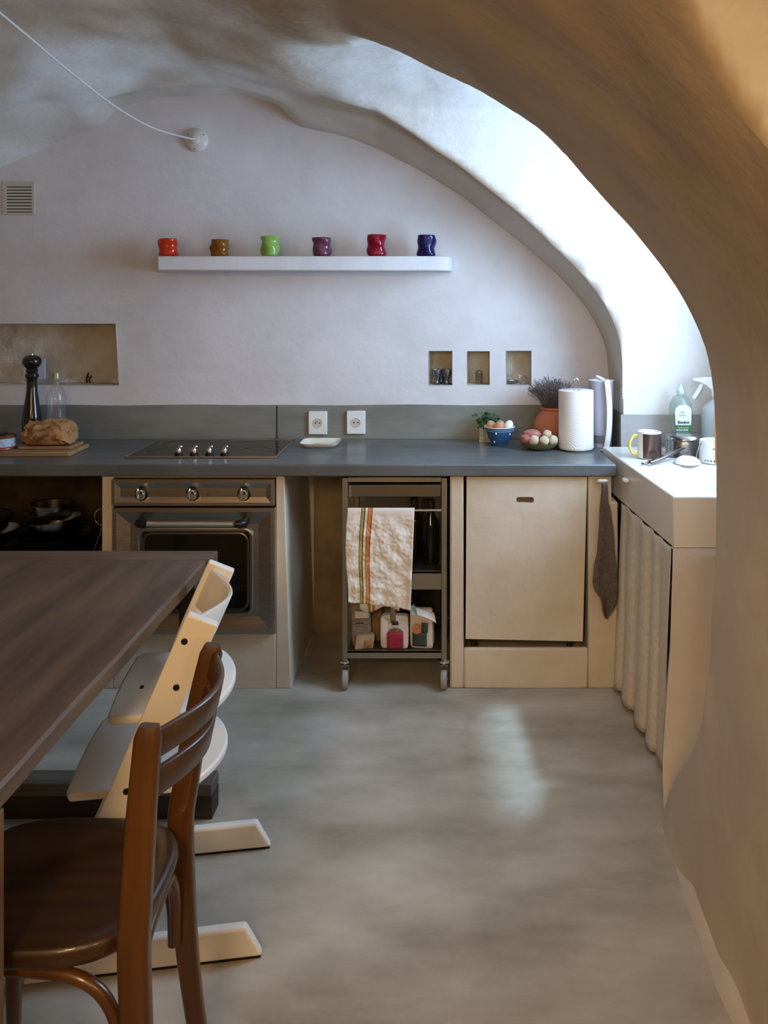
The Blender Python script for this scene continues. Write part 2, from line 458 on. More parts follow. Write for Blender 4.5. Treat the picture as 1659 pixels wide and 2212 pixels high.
# recess vault that runs out to the window
yr = [y for y in ys if YN <= y <= YF]
bm = B()
def recv(x, Y):
    lump = 0.02 * nz((x, Y, 0), 2.3) + 0.010 * nz((x, Y, 5), 6.0)
    a = smax(Pm(0.77 if x >= xr(Y) else x), Lr(Y, x) + 0.6 * lump * (1 - sst(0.9, 1.0, abs((Y - 2.8725) / 0.7125))), 0.032)
    return a
grid(bm, lsp(0, 1, 24), yr, lambda t, Y: (xr(Y) - 0.004 + t * (XW + 0.02 - xr(Y)), Y, recv(xr(Y) + t * (XW + 0.02 - xr(Y)), Y)))
# jambs of the recess
JX = lsp(xr(YF), XW + 0.02, 14)
grid(bm, JX, lsp(0.0, 1.12, 16), lambda x, z: (x, YF + 0.004 * nz((x, 1, z), 5), z))
grid(bm, lsp(XN, XW + 0.02, 10), lsp(0.0, 1.12, 10), lambda x, z: (x, YN, z))
set_lit_tone(tag(obj('wall_recess', bm, PLASTER_V, smooth=True, angle=60), kind='structure'), lambda p: 1.0)
# outer wall of the recess with the window opening
WY0, WY1, WZ0, WZ1 = 2.46, 3.22, 1.12, 2.32
bm = B()
box(bm, XW, XW + 0.06, YN - 0.1, YF + 0.1, 0, WZ0); box(bm, XW, XW + 0.06, YN - 0.1, YF + 0.1, WZ1, 3.1)
box(bm, XW, XW + 0.06, YN - 0.1, WY0, WZ0, WZ1); box(bm, XW, XW + 0.06, WY1, YF + 0.1, WZ0, WZ1)
tag(obj('wall_outer', bm, PLASTER), kind='structure')
win = bpy.data.objects.new('window_1', None); C.objects.link(win); win.location = (XW + 0.03, 2.88, WZ0); tag(win, kind='structure')
FRAME = mat('grey_window_paint', (190, 192, 190), 0.5)
bm = B()
for a in ((WY0, WY0 + 0.05, WZ0, WZ1), (WY1 - 0.05, WY1, WZ0, WZ1), (WY0, WY1, WZ0, WZ0 + 0.05), (WY0, WY1, WZ1 - 0.025, WZ1)):
    box(bm, XW + 0.02, XW + 0.05, *a)
obj('window_frame', bm, FRAME, win)
bm = B(); box(bm, XW + 0.033, XW + 0.037, WY0 + 0.05, WY1 - 0.05, WZ0 + 0.05, WZ1 - 0.025)
obj('pane', bm, clear('window_glass', (250, 252, 252), 0.02, 0.0), win)

# right wall near the camera: thick, battered at its foot
def rw(Y, z):
    top = vault(xr(Y), Y)
    batter = -0.055 * (1 - sst(0.12, 0.95, z)) - 0.02 * math.exp(-z / 0.05)
    return XN + batter + 0.012 * nz((Y, z, 3), 2.5) * (1 - sst(0.85, 1.1, z)) + 0.004 * nz((Y, z, 8), 8) * (1 - sst(0.9, 1.1, z))
bm = B()
yw = [y for y in ys if y <= YN] 
zt = list(np.linspace(0, 0.1, 10)) + list(np.linspace(0.1, 1.0, 36))[1:]
grid(bm, yw, zt, lambda Y, t: (rw(Y, t * vault(xr(Y), Y)), Y, t * vault(xr(Y), Y)))
# the end of the wall turns round towards the recess, splayed out at the foot
def endx(t, z):
    sp = 0.27 * (1 - sst(0.0, 0.46, z)) + 0.03 * (1 - sst(0.3, 0.9, z))
    x0 = rw(YN, z); 
    return (x0 + 0.03 * t * t + 0.35 * max(0, t - 0.7) , YN + sp * math.sin(min(1, t / 0.7) * PI / 2), z)
grid(bm, lsp(0, 1, 14), lsp(0, 1.10, 40), lambda t, z: endx(t, z))
set_lit_tone(tag(obj('wall_right', bm, PLASTER_V, smooth=True, angle=75), kind='structure'), lambda p: 0.36)
# short strip of right wall beside the back wall
bm = B(); grid(bm, lsp(YF - 0.002, YB + 0.01, 12), lsp(0, 1, 14), lambda Y, t: (XB + 0.006 * nz((Y, t, 1), 4) * (1 - sst(0.7, 1, t)), Y, t * (max(vault(XB, Y), 1.165) + 0.004)))
tag(obj('wall_strip', bm, PLASTER, smooth=True), kind='structure')
# sloped plaster end wall that carries the near end of the sink
def supw(t, z):
    x0 = float(np.interp(z, [0, 0.14, 0.27, 0.447, 0.737], [0.648, 0.660, 0.682, 0.708, 0.730]))
    y0 = float(np.interp(z, [0, 0.1, 0.25, 0.45, 0.737], [2.455, 2.50, 2.56, 2.61, 2.666]))
    return (x0 + 0.003 * nz((0, z, 2), 5) + t * 0.42, y0, z)
bm = B()
# unseen block added between near wall and sink to stop window light
prism(bm, [(0.735, 2.18), (1.215, 2.18), (1.215, 2.663), (0.872, 2.663)], 'z', 0, 1.15)
set_lit_tone(tag(obj('wall_light_block', bm, PLASTER_V), kind='structure'), lambda p: 0.6)
bm = B(); grid(bm, lsp(0, 1, 12), lsp(0, 0.737, 26), supw)
grid(bm, lsp(0, 1, 6), lsp(0, 0.737, 26), lambda t, z: (supw(0, z)[0] * (1 + t * (2.69 / supw(0, z)[1] - 1)), supw(0, z)[1] + t * (2.69 - supw(0, z)[1]), z))
grid(bm, lsp(0, 1, 4), lsp(0, 0.737, 10), lambda t, z: (supw(0, z)[0] * 2.69 / supw(0, z)[1] + t * 0.4, 2.69, z))
quad(bm, (0.73, 2.666, 0.737), (1.23, 2.666, 0.737), (1.23, 2.69, 0.737), (0.73, 2.69, 0.737))
set_lit_tone(tag(obj('wall_sink_support', bm, PLASTER_V, smooth=True), kind='structure'), lambda p: 0.45)
# lime fillet along the foot of the right wall
bm = B()
grid(bm, lsp(-2.4, 2.46, 90), lsp(0, 1, 5), lambda Y, t: (rw(min(Y, YN), 0.0) + (-0.016 - 0.012 * nz((Y, 0, 0), 9) - 0.004 * nz((Y, 7, 0), 30)) * (1 - sst(2.1, 2.44, Y)) + t * 0.04 + 0.02 * sst(2.1, 2.44, Y), Y, t ** 0.7 * (1 - sst(2.1, 2.44, Y)) * (0.045 + 0.014 * nz((Y, 0, 4), 6)) + 0.0005))
set_lit_tone(tag(obj('baseboard_right', bm, PLASTER_V, smooth=True), kind='structure'), lambda p: 0.5)

# back wall with its niches
NB = (-2.35, -1.53, 1.138, 1.424)
NS = [(-0.069, 0.037, 1.138, 1.297), (0.108, 0.211, 1.139, 1.296), (0.289, 0.405, 1.139, 1.298)]
holes = [NB] + NS
gx = sorted(set([-3.3] + list(np.linspace(-3.3, 0.8, 60)) + [v for h in holes for v in h[:2]]))
gz = sorted(set(list(np.linspace(0, 2.62, 44)) + [v for h in holes for v in h[2:]]))
bm = B()
V = {}
def skew(x, z):   # the big niche has a leaning right side
    if abs(x - NB[1]) < 1e-6 and NB[2] - 1e-6 <= z <= NB[3] + 1e-6: return x + 0.016 * (NB[3] - z) / 0.286
    return x
for i, x in enumerate(gx):
    for j, z in enumerate(gz):
        V[i, j] = bm.verts.new((skew(x, z), YB + 0.006 * nz((x, 0, z), 1.8), z))
for i in range(len(gx) - 1):
    for j in range(len(gz) - 1):
        cx, cz = (gx[i] + gx[i + 1]) / 2, (gz[j] + gz[j + 1]) / 2
        if any(h[0] < cx < h[1] and h[2] < cz < h[3] for h in holes): continue
        bm.faces.new((V[i, j], V[i + 1, j], V[i + 1, j + 1], V[i, j + 1]))
obwall = tag(obj('wall_back', bm, PLASTER, smooth=True), kind='structure')
for k, h in enumerate(holes):
    d = 0.13 if k == 0 else 0.11
    x0, x1, z0, z1 = h
    bm = B(); y0 = YB - 0.003; y1 = YB + d
    s1 = 0.016 if k == 0 else 0.0
    q = 0.004
    grid(bm, lsp(x0 - q, x1 + q, 16), lsp(z0 - q, z1 + q, 10), lambda x, z: (x + (s1 if x > x1 - 0.03 else 0), y1 + 0.008 * nz((x, 3, z), 14), z))
    quad(bm, (x0, y0, z0), (x1 + s1, y0, z0), (x1 + s1, y1, z0), (x0, y1, z0))
    quad(bm, (x0, y0, z1), (x1, y0, z1), (x1, y1, z1), (x0, y1, z1))
    quad(bm, (x0, y0, z0), (x0, y1, z0), (x0, y1, z1), (x0, y0, z1))
    quad(bm, (x1 + s1, y0, z0), (x1 + s1, y1, z0), (x1, y1, z1), (x1, y0, z1))
    tag(obj('wall_niche', bm, NICHE), kind='structure')
bm = B(); box(bm, -2.4, -1.353, 3.842, 3.86, 0.44, 0.8415); box(bm, -1.3535, -1.3525, 3.35, 3.85, 0.44, 0.84)  # added dark panels: shade of the pan niche put into their colour
tag(obj('wall_niche_shade', bm, mat('niche_shade_brown', (84, 70, 48), 0.95, c2=(56, 46, 32), nscale=6)), kind='structure')
bm = B(); box(bm, -0.604, 0.021, 3.852, 3.862, 0.0, 0.8415)  # added panel, coloured browner for the shadow behind the trolley
tag(obj('wall_gap_shade', bm, mat('gap_shade_tan', (150, 132, 104), 0.95, c2=(120, 104, 80), nscale=6)), kind='structure')
# left and rear walls of the room, floor
bm = B(); grid(bm, lsp(-2.6, 3.95, 30), lsp(0, 1.5, 10), lambda Y, z: (XL + 0.02, Y, z)); tag(obj('wall_left', bm, PLASTER_W), kind='structure')
bm = B(); grid(bm, lsp(-3.3, 1.0, 20), lsp(0, 2.8, 10), lambda x, z: (x, -2.45, z)); tag(obj('wall_front', bm, PLASTER_W), kind='structure')
bm = B(); grid(bm, lsp(-3.3, 1.5, 30), lsp(-2.6, 3.95, 30), lambda x, y: (x, y, 0.0)); tag(obj('floor', bm, FLOOR), kind='structure')
# outer masonry above the vault and round the room, keeps daylight out of everything but the window
bm = B(); box(bm, -3.7, XW + 0.06, -2.9, 4.4, 2.72, 3.1); tag(obj('ceiling_masonry', bm, PLASTER_W), kind='structure')
bm = B(); box(bm, -3.7, -3.35, -2.9, 4.4, 0, 2.75); box(bm, -3.7, 1.6, 4.12, 4.4, 0, 2.75); box(bm, -3.7, 1.6, -2.9, -2.6, 0, 2.75); box(bm, 1.2, 1.5, -2.9, 2.08, 0, 2.75); box(bm, 0.80, XW + 0.06, 3.66, 4.2, 0, 2.75)
tag(obj('wall_masonry', bm, PLASTER_W), kind='structure')

# cement splashback (a slightly proud band along the wall, turning into the recess)
ZC = 0.89
bm = B()
top = 1.046
grid(bm, lsp(-2.4, -0.779, 24), lsp(ZC, top, 4), lambda x, z: (x, YB - 0.014 + 0.003 * nz((x, 0, z), 6), z + (0.004 * nz((x, 2, 2), 3) if z > 1 else 0)))
grid(bm, lsp(-2.4, -0.779, 24), (0, 1), lambda x, t: (x, YB - 0.014 + t * 0.02, top + 0.004 * nz((x, 2, 2), 3)))
grid(bm, lsp(-0.776, XB, 24), lsp(ZC, top, 4), lambda x, z: (x, YB - 0.012 + 0.003 * nz((x, 0, z), 6), z + (0.004 * nz((x, 2, 2), 3) if z > 1 else 0)))
grid(bm, lsp(-0.776, XB, 24), (0, 1), lambda x, t: (x, YB - 0.012 + t * 0.02, top + 0.004 * nz((x, 2, 2), 3)))
grid(bm, lsp(YF - 0.006, YB, 4), (ZC, top), lambda y, z: (XB - 0.010, y, z))
tag(obj('trim_1', bm, SPLASH, smooth=True), kind='structure')
bm = B(); grid(bm, lsp(XB - 0.012, XW, 8), lsp(0.6, top - 0.004, 5), lambda x, z: (x, YF - 0.007 + 0.002 * nz((x, 0, z), 6), z))
tag(obj('trim_2', bm, mat('pale_cement_render', (178, 176, 172), 0.6, c2=(152, 150, 146), nscale=5, detail=7, nstretch=(0.6, 1, 1.6)), smooth=True), kind='structure')

bm = B(); box(bm, -0.781, -0.774, YB - 0.0145, YB, ZC, top - 0.004); tag(obj('trim_3', bm, mat('dark_joint', (58, 58, 54), 0.8)), kind='structure')
# ------------------------------------------------------------------ worktop and masonry bases
YC = 3.262                       # worktop front
bm = B()
prism(bm, [(-2.4, YC), (0.674, YC), (0.664, 3.578), (0.668, 3.60), (0.758, 3.60), (0.758, YB - 0.016), (-2.4, YB - 0.016)], 'z', 0.842, ZC)
tag(obj('worktop', bm, STONE, bevel=0.006), 'long dark grey polished concrete worktop running along the back wall', 'worktop')

YH = 3.288                       # face of the masonry bases
def base_block(name, label, loc, build, m=CREAM):
    b = B(); build(b)
    return tag(obj(name, b, m, bevel=0.008, origin=loc), label, 'masonry base')
OX0, OX1, OZ0, OZ1 = -1.304, -0.668, 0.226, 0.829
def hous(b):
    box(b, -1.352, OX0 - 0.003, YH, 3.85, 0, 0.841)
    prism(b, [(OX1 + 0.003, 0), (-0.605, 0), (-0.632, 0.841), (OX1 + 0.003, 0.841)], 'y', YH, 3.85)
    box(b, OX0 - 0.003, OX1 + 0.003, YH, 3.85, 0, OZ0 - 0.004)
    box(b, OX0 - 0.003, OX1 + 0.003, YH, 3.85, OZ1 + 0.003, 0.841)
base_block('oven_housing', 'cream plastered masonry housing built around the steel oven', (-0.98, YH, 0), hous)
DX0, DX1, DZ0, DZ1 = 0.083, 0.567, 0.160, 0.841
def dws(b):
    box(b, 0.022, DX0 - 0.006, YH, 3.85, 0, 0.841)
    prism(b, [(DX1, 0), (0.686, 0), (0.686, 0.736), (0.660, 0.736), (0.660, 0.841), (DX1, 0.841)], 'y', YH, 3.57)
    box(b, DX0 - 0.006, DX1, YH, YH + 0.022, 0, DZ0); box(b, DX0 - 0.006, DX1, YH + 0.022, 3.85, 0, 0.10)
base_block('dishwasher_housing', 'cream plastered masonry surround framing the plain dishwasher door', (0.35, YH, 0), dws)
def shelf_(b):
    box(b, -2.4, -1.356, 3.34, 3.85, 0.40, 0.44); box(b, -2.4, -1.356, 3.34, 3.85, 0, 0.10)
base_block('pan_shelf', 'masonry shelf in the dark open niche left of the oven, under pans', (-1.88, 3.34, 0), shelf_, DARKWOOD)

# ------------------------------------------------------------------ oven
ov = thing('oven', 'built-in brushed steel oven with three chrome knobs and glass door', 'oven', (-0.986, 3.27, OZ0))
bm = B(); box(bm, OX0 + 0.004, OX1 - 0.004, 3.40, 3.84, OZ0 + 0.004, OZ1 - 0.004)
obj('body', bm, VOID, ov)
YO = 3.262
def framed(bm, x0, x1, z0, z1, y, lip, slope, dep, back):
    r = [(x0, x1, z0, z1, y), (x0 + lip, x1 - lip, z0 + lip, z1 - lip, y), (x0 + lip + slope, x1 - lip - slope, z0 + lip + slope, z1 - lip - slope, y + dep)]
    R = [[bm.verts.new(p) for p in ((a, yy, c), (b, yy, c), (b, yy, d), (a, yy, d))] for a, b, c, d, yy in r]
    Bk = [bm.verts.new(p) for p in ((x0, back, z0), (x1, back, z0), (x1, back, z1), (x0, back, z1))]
    for A, Q in ((Bk, R[0]), (R[0], R[1]), (R[1], R[2])):
        for i in range(4): bm.faces.new((A[i], A[(i + 1) % 4], Q[(i + 1) % 4], Q[i]))
    return R[2]
ZP = 0.724
bm = B(); r = framed(bm, OX0, OX1, ZP + 0.004, OZ1, YO, 0.012, 0.02, 0.008, 3.40); bm.faces.new(r)
cp = obj('control_panel', bm, STEEL, ov)
kz = 1.53 - (1068 - 650) * 3.262 / 1800
for px in (304, 415, 526):
    x = (px - 960) / 1800 * YO
    b = B(); lathe(b, [(0, 0.0), (0.024, 0.0), (0.026, 0.006), (0, 0.006)], (x, YO + 0.008, kz), 28, (0, -1, 0))
    kn = obj('knob', b, BLACK, ov, smooth=True)
    b = B(); lathe(b, [(0, 0.002), (0.020, 0.002), (0.020, 0.018), (0.016, 0.026), (0, 0.027)], (x, YO + 0.006, kz), 24, (0, -1, 0))
    sup(b, (x - 0.003, YO - 0.022, kz + 0.008), (0.006, 0.010, 0.022), 0.7, 0.9, 12, 8)
    obj('grip', b, CHROME, kn, smooth=True, label='chrome grip')
b = B(); lathe(b, [(0, 0), (0.004, 0), (0.003, 0.003), (0, 0.003)], ((447.5 - 960) / 1800 * YO, YO + 0.008, kz - 0.002), 12, (0, -1, 0)); obj('pilot_light', b, mat('pilot_red', (120, 40, 25), 0.3), ov)
# door
bm = B()
r = framed(bm, OX0 + 0.004, OX1 + 0.004, OZ0, ZP - 0.004, YO - 0.002, 0.016, 0.05, 0.012, 3.36)
wx0, wx1 = (305 - 960) / 1800 * YO, (538 - 960) / 1800 * YO
wz1, wz0 = 1.53 - (1150 - 650) * YO / 1800, 1.53 - (1322 - 650) * YO / 1800
inner = [bm.verts.new(p) for p in ((wx0, YO + 0.010, wz0), (wx1, YO + 0.010, wz0), (wx1, YO + 0.010, wz1), (wx0, YO + 0.010, wz1))]
for i in range(4): bm.faces.new((r[i], r[(i + 1) % 4], inner[(i + 1) % 4], inner[i]))
door = obj('door', bm, STEEL, ov)
for k, (g, rad, yy) in enumerate(((0.012, 0.008, 0.006), (-0.006, 0.007, 0.010))):
    loop = [Vector(((wx0 + wx1) / 2 + a, YO + yy, (wz0 + wz1) / 2 + b_)) for a, b_ in rrect(wx1 - wx0 + 2 * g, wz1 - wz0 + 2 * g, 0.035, 6)]
    b = B(); sweep(b, loop, circ(rad, 8), up=(0, 1, 0), closed=True); obj('window_rim', b, STEELD if k == 0 else mat('rim_dark_steel', (92, 88, 82), 0.35, 1.0), door, smooth=True)
b = B(); box(b, wx0 - 0.004, wx1 + 0.004, YO + 0.012, YO + 0.016, wz0 - 0.004, wz1 + 0.004)
obj('glass', b, clear('oven_glass', (70, 66, 58), 0.04, 0.15, 1.5), door)
b = B(); box(b, wx0 + 0.002, wx1 - 0.002, YO + 0.03, YO + 0.09, wz0 + 0.01, wz0 + 0.012)
for zz in (0.125, 0.145, 0.22):
    tube(b, [(wx0, YO + 0.05, wz1 - zz), (wx1, YO + 0.05, wz1 - zz)], 0.0018, 6)
obj('rack', b, STEEL, ov)
hz = 1.53 - (1131 - 650) * 3.23 / 1800
b = B(); cyl(b, (-1.15, 3.222, hz), (-0.815, 3.222, hz), 0.0105, n=18); hd = obj('handle', b, mat('satin_chrome', (226, 224, 220), 0.28, 1.0), door, smooth=True, label='chrome bar handle')
for sx in (-1, 1):
    x = -0.9825 + sx * 0.175
    b = B(); tube(b, [(x, 3.222, hz), (x + sx * 0.016, 3.223, hz), (x + sx * 0.027, 3.232, hz), (x + sx * 0.031, YO + 0.010, hz)], 0.0165, 14, scale=[0.85, 1.0, 1.0, 0.9]); obj('handle_end', b, BLACK, hd, smooth=True, label='black handle end')
b = B()
for i in range(4): box(b, -1.195, -1.165, YO - 0.004, YO, 0.262 + i * 0.006, 0.264 + i * 0.006)
obj('vent_slots', b, VOID, door)

# ------------------------------------------------------------------ hob
hx0, hx1, hy0, hy1 = -1.302, -0.682, 3.388, 3.80
hob = thing('hob', 'black glass electric hob with steel edge set into the worktop', 'hob', ((hx0 + hx1) / 2, (hy0 + hy1) / 2, ZC))
bm = B(); box(bm, hx0 + 0.006, hx1 - 0.006, hy0 + 0.006, hy1 - 0.006, ZC + 0.0005, ZC + 0.006); obj('glass_top', bm, HOBG, hob)
bm = B()
for a in ((hx0, hx1, hy0, hy0 + 0.008), (hx0, hx1, hy1 - 0.006, hy1), (hx0, hx0 + 0.006, hy0 + 0.0081, hy1 - 0.0061), (hx1 - 0.008, hx1, hy0 + 0.0081, hy1 - 0.0061)): box(bm, *a, ZC + 0.0003, ZC + 0.0075)
obj('steel_edge', bm, STEEL, hob, bevel=0.0012)
RING = mat('hob_print', (62, 62, 62), 0.3)
for cx, cy, rr in ((-1.17, 3.69, 0.075), (-0.82, 3.69, 0.09), (-1.19, 3.52, 0.06), (-0.80, 3.53, 0.07)):
    b = B(); lathe(b, [(rr, 0), (rr + 0.0025, 0), (rr + 0.0025, 0.0004), (rr, 0.0004)], (cx, cy, ZC + 0.0061), 40); obj('heat_ring', b, RING, hob)
for px in (386, 419, 452, 485):
    x = (px - 960) / 1800 * 3.43
    b = B(); lathe(b, [(0, 0), (0.0165, 0), (0.0165, 0.010), (0.013, 0.011), (0, 0.011)], (x, 3.43, ZC + 0.006), 22)
    kn = obj('knob', b, BLACK, hob, smooth=True)
    b = B(); lathe(b, [(0.0105, 0.011), (0.0115, 0.020), (0.008, 0.028), (0, 0.030)], (x, 3.43, ZC + 0.006), 18); sup(b, (x + 0.005, 3.43, ZC + 0.038), (0.010, 0.0035, 0.007), 0.9, 0.9, 10, 6, rot=Matrix.Rotation(-0.5, 3, 'Y'))
    obj('grip', b, CHROME, kn, smooth=True, label='chrome grip')

# ------------------------------------------------------------------ dishwasher door
dw = thing('dishwasher', 'dishwasher behind a plain cream panel door with an oblong finger slot', 'dishwasher', (0.32, 3.28, 0.10))
bm = B(); box(bm, DX0 + 0.004, DX1 - 0.012, 3.36, 3.82, DZ0 + 0.012, DZ1 - 0.004); obj('body', bm, VOID, dw)
bm = B()
yd = 3.284
d = dict(x0=0.0835, x1t=0.5625, x1b=0.545, z0l=0.198, z0r=0.188, z1=0.836)
sx0, sx1, sz0, sz1 = 0.284, 0.353, 0.733, 0.757
O = [(d['x0'], d['z0l']), (d['x1b'], d['z0r']), (d['x1t'], d['z1']), (d['x0'] + 0.004, d['z1'])]
sl = [(sx0 + sx1) / 2, (sz0 + sz1) / 2]
I_ = [(sl[0] + a, sl[1] + b_) for a, b_ in rrect(sx1 - sx0, sz1 - sz0, 0.009, 4)]
def ringface(bm, y):
    o_ = [bm.verts.new((x, y, z)) for x, z in O]; i_ = [bm.verts.new((x, y, z)) for x, z in I_]
    n = len(i_); q = n // 4
    cor = [2, 3, 0, 1]      # slot corners run from upper right anticlockwise
    for k in range(4):
        seg = i_[k * q:(k + 1) * q]
        bm.faces.new([o_[cor[k]]] + seg[::-1] if False else [o_[cor[k]], *seg])
        bm.faces.new((o_[cor[k]], seg[-1], i_[((k + 1) * q) % n], o_[cor[(k + 1) % 4]]))
    return o_, i_
a1, b1 = ringface(bm, yd); a2, b2 = ringface(bm, yd + 0.022)
for A, Q in ((a1, a2), (b1, b2)):
    for i in range(len(A)): bm.faces.new((A[i], A[(i + 1) % len(A)], Q[(i + 1) % len(A)], Q[i]))
dd = obj('door', bm, CREAM, dw)
bm = B(); box(bm, sx0 - 0.01, sx1 + 0.01, yd + 0.024, yd + 0.03, sz0 - 0.01, sz1 + 0.01); obj('slot_back', bm, mat('slot_brown', (120, 98, 70), 0.8), dd)
for x in (0.12, 0.51):
    b = B(); cyl(b, (x, 3.40, 0.1005), (x, 3.40, DZ0 + 0.012), 0.012, n=12); obj('foot', b, STEELD, dw, smooth=True)

# ------------------------------------------------------------------ steel trolley
TX0, TX1, TY0, TY1 = -0.404, 0.010, 3.285, 3.76
tr = thing('kitchen_trolley', 'narrow stainless steel trolley on castors, parked between the masonry bases', 'trolley', ((TX0 + TX1) / 2, 3.5, 0))
pw = 0.022
for x in (TX0, TX1 - pw):
    for y in (TY0, TY1 - pw):
        b = B(); box(b, x, x + pw, y, y + pw, 0.112, 0.832); obj('post', b, STEELD, tr, bevel=0.002)
b = B(); box(b, TX0 + pw, TX1 - pw, TY0, TY1, 0.815, 0.835); obj('top', b, STEELD, tr, bevel=0.002)
b = B(); box(b, TX0 + pw + 0.006, TX1 - pw - 0.002, TY0 + 0.002, TY1 - 0.04, 0.757, 0.805); dr = obj('drawer', b, mat('drawer_steel', (112, 106, 96), 0.4, 1.0), tr, bevel=0.002)
b = B(); box(b, TX0 + pw + 0.006, TX0 + pw + 0.014, TY0 - 0.001, TY0 + 0.006, 0.758, 0.804); obj('drawer_edge', b, STEEL, dr)
b = B(); tube(b, [(TX0 + pw, TY0 - 0.004, 0.706), (TX1 - pw, TY0 - 0.004, 0.706)], 0.005, 10); obj('towel_rail', b, CHROME, tr, smooth=True)
b = B(); box(b, TX0 + pw, TX1 - pw, TY0 + 0.002, TY1, 0.455, 0.463); box(b, TX0 + pw, TX1 - pw, TY0 + 0.002, TY0 + 0.006, 0.392, 0.465); obj('shelf', b, STEELD, tr)
b = B(); box(b, TX0 + pw, TX1 - pw, TY0 + 0.002, TY1, 0.142, 0.150); box(b, TX0 + pw, TX1 - pw, TY0 + 0.002, TY0 + 0.006, 0.120, 0.152); obj('shelf', b, STEELD, tr)
b = B(); box(b, TX0 + pw, TX1 - pw, TY1 - 0.006, TY1 - 0.002, 0.15, 0.76); obj('back_panel', b, STEELD, tr)
WHEEL = mat('castor_grey_rubber', (150, 148, 142), 0.6)
for x, y, a in ((TX0 + 0.011, TY0 + 0.011, 0.12), (TX1 - 0.011, TY0 + 0.011, -0.06), (TX0 + 0.011, TY1 - 0.011, 0.3), (TX1 - 0.011, TY1 - 0.011, 0)):
    b = B(); lathe(b, [(0, 0), (0.012, 0), (0.021, -0.006), (0.021, -0.014), (0.010, -0.018), (0.010, -0.024), (0, -0.024)], (x, y, 0.116), 20)
    ca = obj('castor', b, CHROME, tr, smooth=True)
    R = Matrix.Rotation(a, 4, 'Z')
    b = B()
    for sx in (-1, 1): prism(b, [(-0.016, -0.02), (0.014, -0.02), (0.004, -0.074), (-0.010, -0.074)], 'x', sx * 0.014 - 0.0015, sx * 0.014 + 0.0015)
    box(b, -0.0155, 0.0155, -0.016, 0.014, -0.024, -0.020)
    b.transform(Matrix.Translation((x, y, 0.116)) @ R); obj('fork', b, STEELD, ca)
    b = B(); lathe(b, [(0.008, -0.011), (0.036, -0.011), (0.0375, -0.008), (0.0375, 0.008), (0.036, 0.011), (0.008, 0.011), (0.008, -0.011)], (0, 0, 0), 26, (1, 0, 0))
    cyl(b, (-0.0145, 0, 0), (0.0145, 0, 0), 0.006, n=10)
    b.transform(Matrix.Translation((x, y, 0.0378)) @ R @ Matrix.Translation((0, -0.006, 0))); obj('wheel', b, WHEEL, ca, smooth=True)

# tea towel folded over the rail
tm = mat('striped_tea_towel', (226, 218, 206), 0.9, bump=[(160, 0.15, 0.001)], spec=0.1)
nt = tm.node_tree
uvn = nt.nodes.new('ShaderNodeUVMap'); sp = nt.nodes.new('ShaderNodeSeparateXYZ'); rp = nt.nodes.new('ShaderNodeValToRGB')
nt.links.new(uvn.outputs[0], sp.inputs[0]); nt.links.new(sp.outputs[0], rp.inputs[0]); nt.links.new(rp.outputs[0], nt.nodes['Principled BSDF'].inputs['Base Color'])
rp.color_ramp.interpolation = 'CONSTANT'
Wt, Gr, Ye, Rd = (230, 222, 210), (52, 74, 34), (196, 168, 92), (170, 62, 34)
stops = [(0, Wt), (0.205, Gr), (0.218, Ye), (0.232, Gr), (0.238, Ye), (0.253, Gr), (0.266, Wt), (0.305, Rd), (0.320, (214, 160, 96)), (0.338, (150, 96, 50)), (0.344, (214, 160, 96)), (0.362, Rd), (0.378, Wt)]
rp.color_ramp.elements[0].position = 0; rp.color_ramp.elements[0].color = lin(Wt) + (1,)
rp.color_ramp.elements[1].position = stops[1][0]; rp.color_ramp.elements[1].color = lin(stops[1][1]) + (1,)
for p_, c_ in stops[2:]:
    e = rp.color_ramp.elements.new(p_); e.color = lin(c_) + (1,)
TW0, TW1 = -0.381, -0.118
def wr(u, v, k=0):
    p = Vector((u * 1.3, v * 2.0, k))
    return 0.0075 * noise.noise(p * 4.5) + 0.0045 * abs(noise.noise(p * 9)) + 0.0022 * noise.noise(p * 22)
def tow(u, v):                  # v 0..0.30 back fall, 0.30..0.34 over the rail, 0.34..1 front fall
    ang = 0
    if v > 0.34:
        t = (v - 0.34) / 0.66
        zb = 0.352 - 0.028 * u + 0.006 * nz((u, 0, 2), 6)
        z = 0.704 + (zb - 0.704) * t
        xl = TW0 - 0.008 * math.sin(PI * min(1, t * 1.2)) + 0.004 * t; xrr = TW1 - 0.014 * t
        us = u - 0.085 * math.sin(t * PI / 2) * u * (1 - u) * 1.4
        x = xl + (xrr - xl) * us
        y = TY0 - 0.013 - 0.010 * t - wr(u, t) * min(1, t * 5 + 0.1) - 0.012 * math.exp(-((1 - u) / 0.06) ** 2) * t
        return (x, y, z)
    if v > 0.30:
        a = (v - 0.30) / 0.04 * PI
        return (TW0 + (TW1 - TW0) * u, TY0 - 0.004 + 0.0085 * math.cos(a), 0.706 + 0.0085 * math.sin(a))
    t = (0.30 - v) / 0.30
    z = 0.704 + (0.318 - 0.012 * math.sin(u * 7) - 0.704) * t
    x0_ = TW0 + 0.05 * t; x1_ = TW1 - 0.06 * t
    return (x0_ + (x1_ - x0_) * u, TY0 + 0.0055 - 0.014 * sst(0.2, 0.9, t) , z)
bm = B(); grid(bm, lsp(0, 1, 70), lsp(0, 0.30, 14) + lsp(0.305, 0.34, 8) + lsp(0.35, 1, 80), tow, uv=True)
tw = obj('tea_towel', bm, tm, smooth=True, angle=180, origin=(-0.25, TY0, 0.35))
sol = tw.modifiers.new('thick', 'SOLIDIFY'); sol.thickness = 0.0016; sol.offset = 0
tag(tw, 'crumpled off-white tea towel with green and red stripes over the trolley rail', 'towel')

